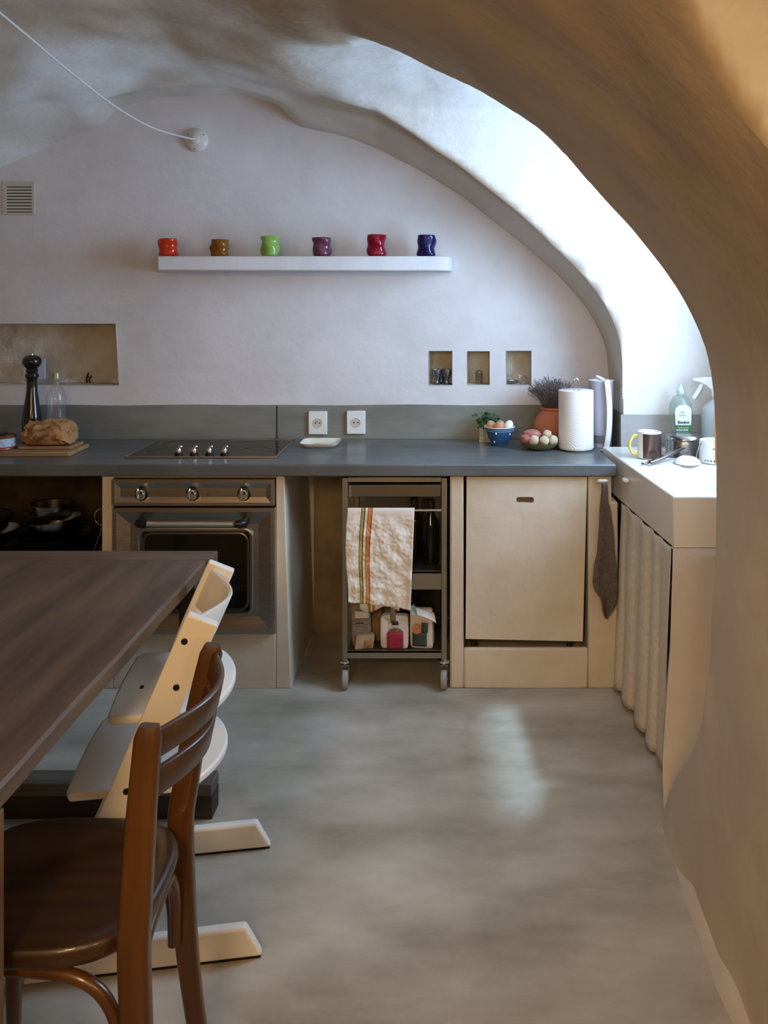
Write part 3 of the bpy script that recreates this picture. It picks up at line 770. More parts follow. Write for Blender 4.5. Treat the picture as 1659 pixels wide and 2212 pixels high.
# bottles on the trolley
def bottle(name, label, loc, h, r, m, neck=0.012, cap=None, cat='bottle', group=None):
    t = thing(name, label, cat, loc, group=group)
    b = B(); lathe(b, [(0, 0), (r * 0.92, 0), (r, 0.006), (r, h * 0.58), (r * 0.92, h * 0.65), (neck * 1.15, h * 0.78), (neck, h * 0.84), (neck, h - 0.012)] + [(neck * 1.12, h - 0.010), (neck * 1.12, h), (0, h)], (0, 0, 0), 28)
    obj('body', b, m, t, smooth=True, local=True)
    if cap:
        b = B(); lathe(b, [(neck * 1.05, h - 0.05), (neck * 1.2, h - 0.05), (neck * 1.2, h + 0.0015), (0, h + 0.0015)], (0, 0, 0), 20); obj('cap', b, cap, t, smooth=True, local=True)
    return t
bottle('wine_bottle', 'dark wine bottle standing at the right on the trolley middle shelf', (-0.055, 3.40, 0.4635), 0.255, 0.036, BOTDK, 0.0135, mat('bottle_capsule', (40, 26, 24), 0.4))
bottle('wine_bottle', 'olive green bottle half hidden beside the tea towel on the trolley shelf', (-0.125, 3.52, 0.4635), 0.235, 0.037, BOTGR, 0.013, mat('bottle_capsule_green', (38, 42, 22), 0.5))

# packets on the lowest trolley shelf
def packet(name, label, c, sx, sy, h, rz, m, pinch=0.35, lean=(0, 0), cat='food packet', seed=0, fold=None):
    t = thing(name, label, cat, (c[0], c[1], 0.1505), rz)
    def fn(p):
        k = (p.z / h)
        z = p.z + h / 2
        tt = z / h
        yk = 1 - pinch * sst(0.55, 1.0, tt)
        q = Vector((p.x, p.y * yk, z))
        q += Vector((lean[0] * tt * tt, lean[1] * tt * tt, 0))
        d_ = 0.004 * noise.noise(Vector((q.x * 30, q.y * 30 + seed, q.z * 30))) + 0.004 * noise.noise(Vector((q.x * 14, q.z * 14, seed)))
        q += Vector((d_ * 0.6, d_, d_ * 0.3 if z > 0.004 else 0))
        q.z = max(q.z, 0.0002)
        return q
    b = B(); sup(b, (0, 0, 0), (sx / 2, sy / 2, h / 2), 0.18, 0.22, 44, 26, fn=fn)
    obj('bag', b, m, t, smooth=True, local=True, angle=60)
    return t
def patch(t, name, x0, x1, z0, z1, y, m, bulge=0.004, arc=0, n=8):
    b = B()
    grid(b, lsp(0, 1, n), lsp(0, 1, n), lambda u, v: (x0 + (x1 - x0) * u, y - bulge * math.sin(PI * u) , z0 + (z1 - z0) * v * (1 if not arc else (1 - arc * (2 * u - 1) ** 2))))
    o = obj(name, b, m, t, smooth=True, local=True)
    so = o.modifiers.new('t', 'SOLIDIFY'); so.thickness = 0.0012
    return o
PWHITE = mat('packet_white_paper', (206, 200, 190), 0.7); PGREY = mat('packet_grey_print', (150, 140, 128), 0.75, c2=(112, 102, 92), nscale=40, nstretch=(1, 1, 5))
PRED = mat('packet_crimson', (160, 36, 66), 0.6, c2=(138, 26, 52), nscale=14); PGRN = mat('packet_dark_green', (52, 66, 54), 0.6); PBRN = mat('packet_brown', (140, 112, 80), 0.8, c2=(108, 82, 56), nscale=20)
GRAIN = mat('packet_grain_print', (196, 132, 88), 0.7, c2=(150, 92, 58), nscale=160); NUTS = mat('packet_nut_print', (150, 112, 78), 0.7, c2=(92, 64, 44), nscale=120)
NAVY = mat('packet_navy', (30, 32, 58), 0.6); DKPR = mat('packet_dark_print', (58, 46, 38), 0.7)
def tx(px): return (px - 960) / 1800 * 3.34
p1 = packet('newspaper_bag', 'grey printed paper bag with dark bars, leaning at the trolley left', (tx(781), 3.352), 0.078, 0.050, 0.165, 0.1, PGREY, 0.3, (-0.006, 0.02), seed=1)
patch(p1, 'label', -0.030, 0.028, 0.112, 0.140, -0.0225, PWHITE); patch(p1, 'printed_bar', -0.024, 0.006, 0.092, 0.096, -0.0275, DKPR, 0.002)
p2 = packet('rolled_paper_bag', 'small rolled brown bag with an orange print lying in front of grey bag', (tx(787), 3.3155), 0.075, 0.036, 0.055, 0.25, mat('packet_tan', (176, 150, 118), 0.75, c2=(140, 110, 78), nscale=18), 0.2, (0.006, 0), seed=2)
patch(p2, 'printed_patch', 0.000, 0.030, 0.012, 0.036, -0.0200, mat('packet_orange_print', (176, 104, 66), 0.7, c2=(120, 120, 60), nscale=50), 0.002)
p3 = packet('brown_bag', 'slim brown paper bag standing between the grey bag and crimson packet', (tx(812), 3.395), 0.040, 0.046, 0.135, -0.1, PBRN, 0.4, (0, 0.01), seed=3)
p4 = packet('muesli_bag', 'white packet with a crimson label and nut picture, middle of trolley', (tx(853), 3.335), 0.112, 0.070, 0.122, 0.0, PWHITE, 0.45, (0, 0.012), seed=4)
patch(p4, 'label', -0.029, 0.036, 0.003, 0.068, -0.0395, PRED, 0.003); patch(p4, 'picture', -0.024, 0.034, 0.068, 0.088, -0.0380, NUTS, 0.003, arc=0.75, n=12); patch(p4, 'printed_panel', -0.010, 0.016, 0.094, 0.110, -0.0325, DKPR, 0.001)
p5 = packet('grain_bag', 'white and green folded-top packet with a round grain picture, right end', (tx(913), 3.335), 0.092, 0.066, 0.150, -0.12, PWHITE, 0.5, (-0.006, 0.0), seed=5)
patch(p5, 'label', -0.036, 0.022, 0.012, 0.066, -0.0365, PGRN, 0.003); patch(p5, 'side_label', 0.000, 0.026, 0.066, 0.106, -0.0360, PGRN, 0.002)
b = B(); lathe(b, [(0, 0), (0.020, 0), (0.020, 0.0016), (0, 0.0016)], (-0.018, -0.0400, 0.082), 24, (0, -1, 0.12)); obj('picture', b, GRAIN, p5, local=True)
def flap(u, v):
    return (-0.050 + 0.100 * u + 0.01 * v, -0.020 - 0.026 * v + 0.003 * math.sin(u * 9), 0.166 - 0.026 * u - 0.030 * v + 0.010 * math.sin(PI * u) * v)
b = B(); grid(b, lsp(0, 1, 12), lsp(0, 1, 8), flap); o = obj('folded_top', b, PWHITE, p5, smooth=True, local=True); so = o.modifiers.new('t', 'SOLIDIFY'); so.thickness = 0.002
b = B(); prism(b, [(-0.036, 0.156), (-0.014, 0.132), (-0.022, 0.168), (-0.032, 0.182)], 'y', -0.043, -0.040); obj('torn_corner', b, mat('packet_pale_green', (120, 150, 124), 0.7), p5, local=True)
t = thing('carton', 'navy blue carton standing behind the grey bag on the trolley shelf', 'food packet', (tx(776), 3.45, 0.1505)); b = B(); box(b, -0.036, 0.036, -0.03, 0.03, 0, 0.20); obj('box', b, NAVY, t, local=True, bevel=0.002)
patch(t, 'label', -0.030, 0.030, 0.12, 0.155, -0.031, PGREY, 0)
t = thing('carton', 'two-faced beige carton behind the packets below the hanging towel hem', 'food packet', (tx(825), 3.47, 0.1505)); b = B(); box(b, -0.05, 0.05, -0.03, 0.03, 0, 0.175); obj('box', b, PGREY, t, local=True, bevel=0.002)
patch(t, 'printed_bar', -0.001, 0.001, 0.0, 0.17, -0.031, DKPR, 0)
t = thing('kraft_strip', 'narrow tan paper tag hanging out below the tea towel hem', 'paper tag', (tx(849), 3.312, 0.251)); b = B()
grid(b, lsp(-0.011, 0.011, 4), lsp(0, 0.085, 8), lambda x, z: (x - 0.05 * (z - 0.05), 0.004 * math.sin(z * 40), z)); o = obj('strip', b, PBRN, t, local=True, smooth=True); so = o.modifiers.new('t', 'SOLIDIFY'); so.thickness = 0.0015
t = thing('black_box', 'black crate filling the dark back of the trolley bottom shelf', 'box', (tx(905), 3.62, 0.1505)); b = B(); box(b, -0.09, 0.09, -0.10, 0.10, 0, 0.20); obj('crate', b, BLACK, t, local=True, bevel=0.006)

# ------------------------------------------------------------------ pans in the left niche
def pan(name, label, loc, r, h, m, handle=None, tilt=(0, 0), flare=0.86, rim=True, lidknob=False):
    t = thing(name, label, 'pan', loc); t.rotation_euler = (tilt[0], tilt[1], 0)
    b = B(); lathe(b, [(0, 0), (r * flare * 0.96, 0), (r * flare, 0.006), (r, h), (r + 0.004, h + 0.002), (r + 0.004, h + 0.004), (r - 0.003, h + 0.002), (r * flare - 0.003, 0.008), (0, 0.005)], (0, 0, 0), 40)
    obj('body', b, m, t, smooth=True, local=True)
    if handle is not None:
        a, ln = handle
        dx, dy = math.cos(a), math.sin(a)
        b = B(); sweep(b, bez([(dx * (r - 0.002), dy * (r - 0.002), h - 0.012), (dx * (r + 0.05), dy * (r + 0.05), h + 0.008), (dx * (r + ln), dy * (r + ln), h + 0.02)], 12), rrect(0.022, 0.009, 0.004, 3), up=(0, 0, 1))
        obj('handle', b, m if m is not PANB else BLACK, t, smooth=True, local=True)
    return t
ZS = 0.4405
pan('frying_pan', 'wide black iron frying pan, lowest of the middle pan stack', (-1.66, 3.56, ZS), 0.155, 0.045, PANB, (-1.9, 0.10))
pan('frying_pan', 'black frying pan resting second in the middle pan stack', (-1.66, 3.56, ZS + 0.050), 0.150, 0.045, PANB, (0.1, 0.09))
pan('saute_pan', 'steel saute pan with shiny side on top of two black pans', (-1.655, 3.55, ZS + 0.100), 0.112, 0.062, PAN, (2.6, 0.08), (0, -0.10))
pan('saucepan', 'small dented steel saucepan crowning the middle pan stack', (-1.675, 3.56, ZS + 0.170), 0.082, 0.052, PAN, None, (0, 0.04), 0.95)
pan('frying_pan', 'black frying pan at the bottom of the left pan stack', (-1.985, 3.56, ZS), 0.15, 0.05, PANB, (0.9, 0.09))
pan('saute_pan', 'steel pan with bright rim in the left pan stack', (-1.955, 3.56, ZS + 0.058), 0.130, 0.050, PAN, None, (0, -0.05))
pan('frying_pan', 'dark tilted frying pan lying uppermost on the left pan stack', (-1.96, 3.55, ZS + 0.122), 0.105, 0.05, PANB, (-2.0, 0.12), (0.05, 0.06))
pan('stock_pot', 'dark deep pot near the right end of the pan niche', (-1.432, 3.70, ZS), 0.058, 0.215, PANB, None, (0, 0), 0.98)
t = thing('tongs', 'pair of steel tongs with a wire ring leaning by the oven housing', 'tongs', (-1.40, 3.44, ZS))
b = B(); sweep(b, [(-0.060, 0, 0.0), (-0.045, 0, 0.06), (-0.008, 0, 0.16), (0.012, 0.0, 0.215)], rrect(0.004, 0.018, 0.0015, 2), up=(0, 1, 0)); obj('arm', b, PAN, t, local=True, smooth=True)
b = B(); sweep(b, [(-0.028, 0.004, 0.0), (-0.020, 0.004, 0.06), (0.010, 0.004, 0.15), (0.020, 0.004, 0.20)], rrect(0.004, 0.018, 0.0015, 2), up=(0, 1, 0)); obj('arm', b, PAN, t, local=True, smooth=True)
b = B(); tube(b, [(-0.008 + 0.030 * math.cos(a), -0.014, 0.202 + 0.034 * math.sin(a)) for a in lsp(0, 2 * PI, 33)[:-1]], 0.0018, 6, closed=True); obj('ring', b, CHROME, t, local=True, smooth=True)

# ------------------------------------------------------------------ left end of the worktop
YB2 = 3.50
t = thing('chopping_board', 'long pale wooden chopping board at the left end of worktop', 'board', (-1.9, YB2, ZC))
b = B(); prism(b, [(-2.3, 3.42), (-1.540, 3.42), (-1.548, 3.63), (-2.3, 3.63)], 'z', ZC + 0.0005, ZC + 0.018); obj('board', b, OAK, t, bevel=0.003)
t = thing('bread_board', 'small pale wooden board lying under the brown paper bread bag', 'board', (-1.69, 3.55, ZC + 0.018))
b = B(); box(b, -1.785, -1.570, 3.49, 3.625, ZC + 0.0185, ZC + 0.029); obj('board', b, OAK, t, bevel=0.002)
# crumpled bread bag
bb = B()
def bagfn(p):
    n_ = Vector((p.x / 0.103 ** 2, p.y / 0.062 ** 2, p.z / 0.0465 ** 2)).normalized()
    k = sst(-0.040, -0.015, p.z)
    r1 = 1 - abs(noise.noise(Vector((p.x * 13, p.y * 13, p.z * 20)))) * 2
    r2 = 1 - abs(noise.noise(Vector((p.x * 30 + 3, p.y * 30, p.z * 38)))) * 2
    d_ = 0.015 * r1 * abs(r1) + 0.010 * r2 * abs(r2) + 0.002 * noise.noise(p * 90) - 0.006
    end = sst(0.055, 0.10, p.x)
    q = p + n_ * (d_ * k * (1 + 0.6 * end))
    q.z += 0.006 * math.sin(p.x * 40) * k
    q.z = max(q.z, -0.0464)
    return q
sup(bb, (-1.680, 3.556, ZC + 0.029 + 0.047), (0.100, 0.062, 0.0465), 0.42, 0.45, 110, 60, fn=bagfn)
cl = bb.loops.layers.float_color.new('Col')
for f in bb.faces:
    for l in f.loops:
        p = l.vert.co; c_ = Vector(lin((184, 136, 86)))
        c_ = c_ * (0.86 + 0.2 * noise.noise(p * 16))
        if p.y < 3.556:
            ex, ez = (p.x + 1.700) / 0.050, (p.z - 0.985) / 0.028
            r_ = math.hypot(ex, ez)
            if 0.88 < r_ < 1.0: c_ = c_ * 0.42
            if r_ < 0.9 and abs(ez) < 0.34: c_ = c_ * (0.45 if abs(ez) > 0.26 or noise.noise(Vector((p.x * 220, p.z * 120, 1))) > 0.05 else 0.95)
            if 0.938 < p.z < 0.952 and -1.71 < p.x < -1.61: c_ = c_ * (0.5 if noise.noise(Vector((p.x * 260, p.z * 30, 7))) > 0 else 1.0)
        l[cl] = (*c_, 1)
tag(obj('bread_bag', bb, KRAFT, smooth=True, angle=50, origin=(-1.680, 3.556, ZC + 0.029)), 'crumpled brown paper bread bag with a stamped oval print', 'paper bag')
# pepper mill
PM = Vector(((69 - 960) / 1800 * 3.73, 3.73, ZC))
t = thing('pepper_mill', 'tall turned black-brown pepper mill with rounded head', 'pepper mill', PM)
b = B(); lathe(b, [(0, 0), (0.036, 0), (0.037, 0.010), (0.0395, 0.055), (0.042, 0.10), (0.040, 0.125), (0.034, 0.165), (0.027, 0.21), (0.0225, 0.25), (0.0215, 0.275), (0.023, 0.290), (0.0285, 0.302), (0.0285, 0.310), (0.024, 0.316), (0.023, 0.320), (0, 0.320)], (0, 0, 0), 36); obj('body', b, MILL, t, smooth=True, local=True)
b = B(); lathe(b, [(0, 0.3205), (0.023, 0.3205), (0.0265, 0.326), (0.023, 0.334), (0.025, 0.340), (0.036, 0.352), (0.041, 0.367), (0.038, 0.382), (0.027, 0.393), (0.012, 0.398), (0, 0.398)], (0, 0, 0), 36); obj('head', b, MILL, t, smooth=True, local=True)
b = B(); lathe(b, [(0, 0.3982), (0.008, 0.3982), (0.008, 0.404), (0.005, 0.409), (0, 0.410)], (0, 0, 0), 16); obj('finial', b, CHROME, t, smooth=True, local=True, label='steel finial nut')
# clear bottle
BX = Vector(((121 - 960) / 1800 * 3.76, 3.76, ZC))
GLASS = clear('clear_glass', (246, 248, 245), 0.03, 0.06, 1.5)
t = thing('glass_bottle', 'empty clear glass bottle with pale screw cap behind the bread bag', 'bottle', BX); t.scale = (1.05, 1.05, 1.06)
b = B(); lathe(b, [(0, 0), (0.037, 0), (0.040, 0.006), (0.040, 0.185), (0.036, 0.212), (0.024, 0.235), (0.0145, 0.247), (0.0135, 0.255), (0.0135, 0.285)], (0, 0, 0), 36); obj('body', b, GLASS, t, smooth=True, local=True)
b = B(); lathe(b, [(0.0142, 0.274), (0.0165, 0.274), (0.0165, 0.297), (0.0145, 0.299), (0, 0.299)], (0, 0, 0), 24); obj('cap', b, mat('cap_gold_grey', (186, 172, 146), 0.35, 0.6), t, smooth=True, local=True)
# tin at the left edge
t = thing('food_tin', 'short round tin with a pale blue and red paper label', 'tin', ((3 - 960) / 1800 * 3.50, 3.50, ZC + 0.018))
b = B(); lathe(b, [(0, 0), (0.056, 0), (0.058, 0.004), (0.056, 0.008), (0.056, 0.052), (0.058, 0.058), (0.055, 0.060), (0.054, 0.054), (0, 0.054)], (0, 0, 0), 40); obj('can', b, mat('tin_copper', (150, 104, 74), 0.4, 0.7), t, smooth=True, local=True)
LB = vmat('tin_label_print', 0.5)
b = B(); lathe(b, [(0.0566, 0.0085 + i * 0.004) for i in range(11)], (0, 0, 0), 64)
cl = b.loops.layers.float_color.new('Col')
for f in b.faces:
    for l in f.loops:
        p = l.vert.co; a = math.atan2(p.y, p.x)
        c_ = (188, 202, 214)
        if p.z < 0.016: c_ = (150, 30, 40)
        elif nz((a * 3, p.z * 60, 1), 2) > 0.15: c_ = (120, 160, 196)
        elif -1.9 < a < -1.6 and 0.020 < p.z < 0.036: c_ = (150, 120, 96)
        l[cl] = (*lin(c_), 1)
obj('label', b, LB, t, smooth=True, local=True)
t = thing('jar_lid', 'dark round jar lid lying upon the tin at left', 'lid', ((-2 - 960) / 1800 * 3.50, 3.50, ZC + 0.0785)); b = B(); lathe(b, [(0, 0), (0.032, 0), (0.034, 0.006), (0.030, 0.012), (0, 0.013)], (0, 0, 0), 28); obj('disc', b, mat('dark_lid', (40, 26, 28), 0.4), t, smooth=True, local=True)

# contents of the big niche
t = thing('measuring_card', 'white upright card with small red figures in the big niche', 'card', ((82 - 960) / 1800 * 3.95, 3.95, 1.139))
b = B(); box(b, -0.034, 0.034, -0.004, 0.004, 0.0205, 0.118); obj('card', b, mat('card_white', (190, 194, 204), 0.6), t, local=True)
REDINK = mat('red_ink', (150, 40, 44), 0.7)
for s_, zz in (('3', 0.094), ('2', 0.047)):
    text(s_, 0.016, REDINK, Matrix.Translation(Vector(t.location) + Vector((-0.006, -0.0045, zz))) @ Matrix.Rotation(PI / 2, 4, 'X'), t, 'figure', 0.0006)
t = thing('glass_dish', 'shallow clear glass dish holding the white card in the niche', 'dish', ((82 - 960) / 1800 * 3.95, 3.945, 1.1385))
b = B(); lathe(b, [(0, 0), (0.045, 0), (0.055, 0.018), (0.058, 0.019), (0.057, 0.021), (0.052, 0.019), (0.043, 0.003), (0, 0.003)], (0, 0, 0), 36); obj('dish', b, GLASS, t, smooth=True, local=True)
t = thing('dried_twig', 'little brown twig standing against the back of the big niche', 'twig', ((190 - 960) / 1800 * 3.98, 3.985, 1.1385))
b = B(); tube(b, bez([(-0.006, 0, 0), (-0.009, 0, 0.02), (-0.002, 0.005, 0.048)], 10), 0.004, 7); tube(b, bez([(-0.004, 0, 0.03), (0.010, -0.004, 0.026), (0.016, 0, 0.034)], 8), 0.003, 6); tube(b, bez([(0.008, 0, 0), (0.004, 0, 0.014), (0.010, 0, 0.026)], 8), 0.003, 6); obj('stem', b, DARKWOOD, t, local=True, smooth=True)

# ------------------------------------------------------------------ wall fittings
t = thing('air_vent', 'small square wall vent with horizontal slots high at left', 'vent', ((44 - 960) / 1800 * YB, YB - 0.008, 1.92))
z1v, z0v = 1.53 - (393 - 650) * YB / 1800, 1.53 - (464 - 650) * YB / 1800
xv0, xv1 = (9 - 960) / 1800 * YB, (76 - 960) / 1800 * YB
VENTM = mat('vent_plaster_paint', (196, 188, 172), 0.7)
b = B(); box(b, xv0, xv1, YB - 0.009, YB + 0.02, z0v, z0v + 0.010); box(b, xv0, xv1, YB - 0.009, YB + 0.02, z1v - 0.012, z1v); box(b, xv0, xv0 + 0.016, YB - 0.009, YB + 0.02, z0v + 0.0101, z1v - 0.0121); box(b, xv1 - 0.012, xv1, YB - 0.009, YB + 0.02, z0v + 0.0101, z1v - 0.0121); obj('frame', b, VENTM, t)
b = B(); box(b, xv0 + 0.01, xv1 - 0.01, YB - 0.0062, YB - 0.0052, z0v + 0.008, z1v - 0.008); obj('duct', b, DARKHOLE, t)
for i in range(9):
    zz = z0v + 0.0125 + i * (z1v - z0v - 0.022) / 9
    b = B(); box(b, xv0 + 0.016, xv1 - 0.012, YB - 0.0085, YB - 0.0064, zz + 0.0015, zz + 0.0115); obj('slat', b, VENTM, t)
# ceiling rose on the wall with its cord
RC = at(425, 303, YB)
t = thing('cable_rose', 'round white porcelain cable rose screwed to the back wall', 'cable rose', (RC.x, YB, RC.z))
b = B(); lathe(b, [(0, 0), (0.054, 0), (0.054, 0.008), (0.048, 0.016), (0.030, 0.022), (0.022, 0.026), (0.020, 0.034), (0.012, 0.038), (0, 0.038)], (RC.x, YB, RC.z), 36, (0, -1, 0)); obj('rose', b, PORC, t, smooth=True)
for a in (0.55, 2.55, 4.6):
    b = B(); lathe(b, [(0, 0), (0.0045, 0), (0.0045, 0.004), (0, 0.004)], (RC.x + 0.041 * math.cos(a), YB - 0.014, RC.z + 0.041 * math.sin(a)), 10, (0, -1, 0)); obj('screw', b, DARKHOLE, t)
b = B()
cpath = bez([(RC.x, YB - 0.036, RC.z), at(405, 298, 3.78), at(330, 276, 3.58), at(250, 231, 3.30), at(150, 154, 2.95), at(60, 78, 2.62), at(0, 28, 2.45), at(-40, -4, 2.35)], 84)
tube(b, cpath, 0.0042, 8); tag(obj('hanging_cord', b, CORD, smooth=True, origin=(RC.x, YB - 0.036, RC.z)), 'thin white electric cord sagging across the vault from the rose', 'cord')
# sockets
for k, (px, py, lab) in enumerate(((687, 913, 'white square power socket, left one, above the cream dish'), (769.5, 912, 'white square power socket, right one of two on the splashback'))):
    c_ = at(px, py, YB - 0.014)
    t = thing('power_socket', lab, 'socket', (c_.x, YB - 0.015, c_.z), group='sockets on the splashback')
    y_ = YB - 0.018
    b = B(); box(b, c_.x - 0.043, c_.x + 0.043, y_ - 0.008, y_ + 0.006, c_.z - 0.0535, c_.z + 0.0535); obj('plate', b, WHITEP, t, bevel=0.003)
    b = B(); lathe(b, [(0.021, 0.0004), (0.0215, 0.0022), (0.0195, 0.0022), (0.0185, 0.0006), (0, 0.0006)], (c_.x, y_ - 0.008, c_.z), 30, (0, -1, 0)); rc_ = obj('outlet', b, mat('outlet_shaded_white', (196, 190, 178), 0.5), t, smooth=True)
    for dx in (-0.0095, 0.0095):
        b = B(); lathe(b, [(0, 0), (0.003, 0), (0.003, 0.0012), (0, 0.0012)], (c_.x + dx, y_ - 0.0086, c_.z), 12, (0, -1, 0)); obj('pin_hole', b, DARKHOLE, rc_)
    b = B(); cyl(b, (c_.x, y_ - 0.0086, c_.z + 0.008), (c_.x, y_ - 0.014, c_.z + 0.008), 0.0024, n=10); obj('earth_pin', b, CHROME, rc_)

# plaster shelf
sz1_, sz0_ = 1.53 - (553 - 650) * 3.70 / 1800, 1.53 - (585 - 650) * 3.70 / 1800
ys0 = 3.70
sxl, sxr = (340 - 960) / 1800 * ys0, (978 - 960) / 1800 * ys0
t_ = B()
prism(t_, [(sxl - 0.065, YB), (sxl - 0.045, YB - 0.04), (sxl, ys0), (sxr - 0.075, ys0), (sxr - 0.02, ys0 + 0.03), (sxr - 0.004, ys0 + 0.075), (sxr, YB)], 'z', sz0_, sz1_)
sh = tag(obj('wall_shelf', t_, PLASTER, bevel=0.006, origin=((sxl + sxr) / 2, YB, sz0_)), 'long white plastered shelf ledge carrying six coloured glasses', 'shelf')
# glasses
def tint(name, c): return clear(name, c, 0.04, 0.5, 1.5)
spec_ = [(363, (232, 70, 28), 'orange-red', 1.0, 0), (474.5, (168, 104, 30), 'amber brown', 0.95, 1), (583.5, (176, 214, 110), 'pale green', 1.12, 2), (695.5, (138, 78, 100), 'dusky mauve', 1.06, 3), (813, (172, 14, 48), 'crimson', 1.22, 4), (921, (38, 30, 104), 'indigo blue', 1.20, 5)]
for px, c_, nm, hh, sd in spec_:
    yy = 3.755; x = (px - 960) / 1800 * yy
    lab = nm + ' dimpled glass tumbler ' + ['first at the left end of the shelf', 'second from left on the white shelf', 'third from left on the white shelf', 'fourth from left on the white shelf', 'fifth from left on the white shelf', 'last at the right end of the shelf'][sd]
    h = 0.080 * hh
    def wav(t__, z, sd=sd, h=h):
        return 1 + 0.075 * math.sin(z / h * 9.5 + sd * 1.7 + 1.2 * math.sin(t__ * 2 + sd)) + 0.05 * math.sin(3 * t__ + sd * 2 + z * 60)
    b = B()
    prof = [(0, 0), (0.034, 0)] + [(0.0405, h * k / 14) for k in range(1, 15)] + [(0.0375, h * k / 10) for k in range(10, 0, -1)] + [(0, h * 0.10)]
    lathe(b, prof, (x, yy, sz1_ + 0.0005), 40, fn=wav)
    tag(obj('drinking_glass', b, tint('glass_' + nm.replace(' ', '_'), c_), smooth=True, angle=180, origin=(x, yy, sz1_ + 0.0005)), lab, 'glass', 'coloured glasses on the wall shelf')

# ------------------------------------------------------------------ right half of the worktop
t = thing('serving_dish', 'small cream oblong ceramic dish lying below the power sockets', 'dish', (-0.546, 3.685, ZC))
def ringpts(w_, h_, r_, z): return [(-0.546 + a, 3.685 + b_, z) for a, b_ in rrect(w_, h_, r_, 6)]
b = B(); rings = [[b.verts.new(p) for p in ringpts(*q)] for q in ((0.135, 0.12, 0.03, ZC + 0.0005), (0.168, 0.158, 0.034, ZC + 0.018), (0.171, 0.161, 0.035, ZC + 0.021), (0.160, 0.150, 0.03, ZC + 0.019), (0.132, 0.118, 0.025, ZC + 0.006))]
for A, Q in zip(rings, rings[1:]):
    for i in range(len(A)): b.faces.new((A[i], A[(i + 1) % len(A)], Q[(i + 1) % len(A)], Q[i]))
b.faces.new(rings[0]); b.faces.new(rings[-1]); obj('dish', b, mat('cream_ceramic', (232, 230, 208), 0.25), t, smooth=True, angle=50)
b = B()
for i in range(9): 
    x = -0.546 + random.uniform(-0.03, 0.035); y = 3.685 + random.uniform(-0.02, 0.03)
    sup(b, (x, y, ZC + 0.0066), (random.uniform(0.003, 0.008), 0.0015, 0.0005), 1, 1, 8, 4)
obj('painted_motif', b, mat('motif_brown', (110, 92, 70), 0.5), t)
# blue bowl with eggs
BW = Vector((0.245, 3.70, ZC))
t = thing('mixing_bowl', 'small dark blue glazed bowl with white bands holding eggs', 'bowl', BW)
b = B(); lathe(b, [(0, 0.0005), (0.034, 0.0005), (0.036, 0.006), (0.038, 0.012), (0.052, 0.038), (0.063, 0.068), (0.067, 0.078), (0.070, 0.082)], (0, 0, 0), 44); obj('outside', b, BLUEG, t, smooth=True, local=True)
b = B(); lathe(b, [(0.070, 0.082), (0.068, 0.085), (0.065, 0.082), (0.058, 0.060), (0.048, 0.036), (0.03, 0.014), (0, 0.010)], (0, 0, 0), 44); obj('inside', b, BOWLIN, t, smooth=True, local=True)
for zz in (0.066, 0.074):
    r_ = 0.0635 + (zz - 0.066) * 0.42
    b = B(); lathe(b, [(r_, zz), (r_ + 0.0012, zz + 0.0009), (r_ + 0.001, zz + 0.0022), (r_, zz + 0.0022)], (0, 0, 0), 44); obj('white_band', b, mat('pale_blue_slip', (160, 178, 196), 0.3), t, smooth=True, local=True)
for a, zz in ((-2.2, 0.02), (-0.75, 0.055), (-1.9, 0.06)):
    r_ = 0.036 + (zz - 0.006) * 0.44
    b = B(); sup(b, (r_ * math.cos(a), r_ * math.sin(a), zz), (0.004, 0.004, 0.006), 1, 1, 10, 6); obj('painted_spot', b, CERAM, t, local=True, smooth=True)
def egg(label, p, m, rot):
    b = B(); sup(b, (0, 0, 0), (0.0215, 0.0215, 0.028), 1, 1, 24, 14, rot=rot, fn=lambda q: Vector((q.x * (1 - 3.2 * q.z), q.y * (1 - 3.2 * q.z), q.z)))
    b.transform(Matrix.Translation(p)); tag(obj('egg', b, m, smooth=True, angle=180, origin=p), label, 'egg', 'eggs in the blue bowl')
egg('brown hen egg at the front middle of the blue bowl', BW + Vector((-0.002, -0.018, 0.086)), EGGB, Matrix.Rotation(0.5, 3, 'Y'))
egg('brown hen egg half hidden at the left in the blue bowl', BW + Vector((-0.034, 0.015, 0.081)), EGGB, Matrix.Rotation(-0.5, 3, 'Y'))
egg('white hen egg at the right side of the blue bowl', BW + Vector((0.040, 0.004, 0.083)), EGGW, Matrix.Rotation(0.35, 3, 'Y'))
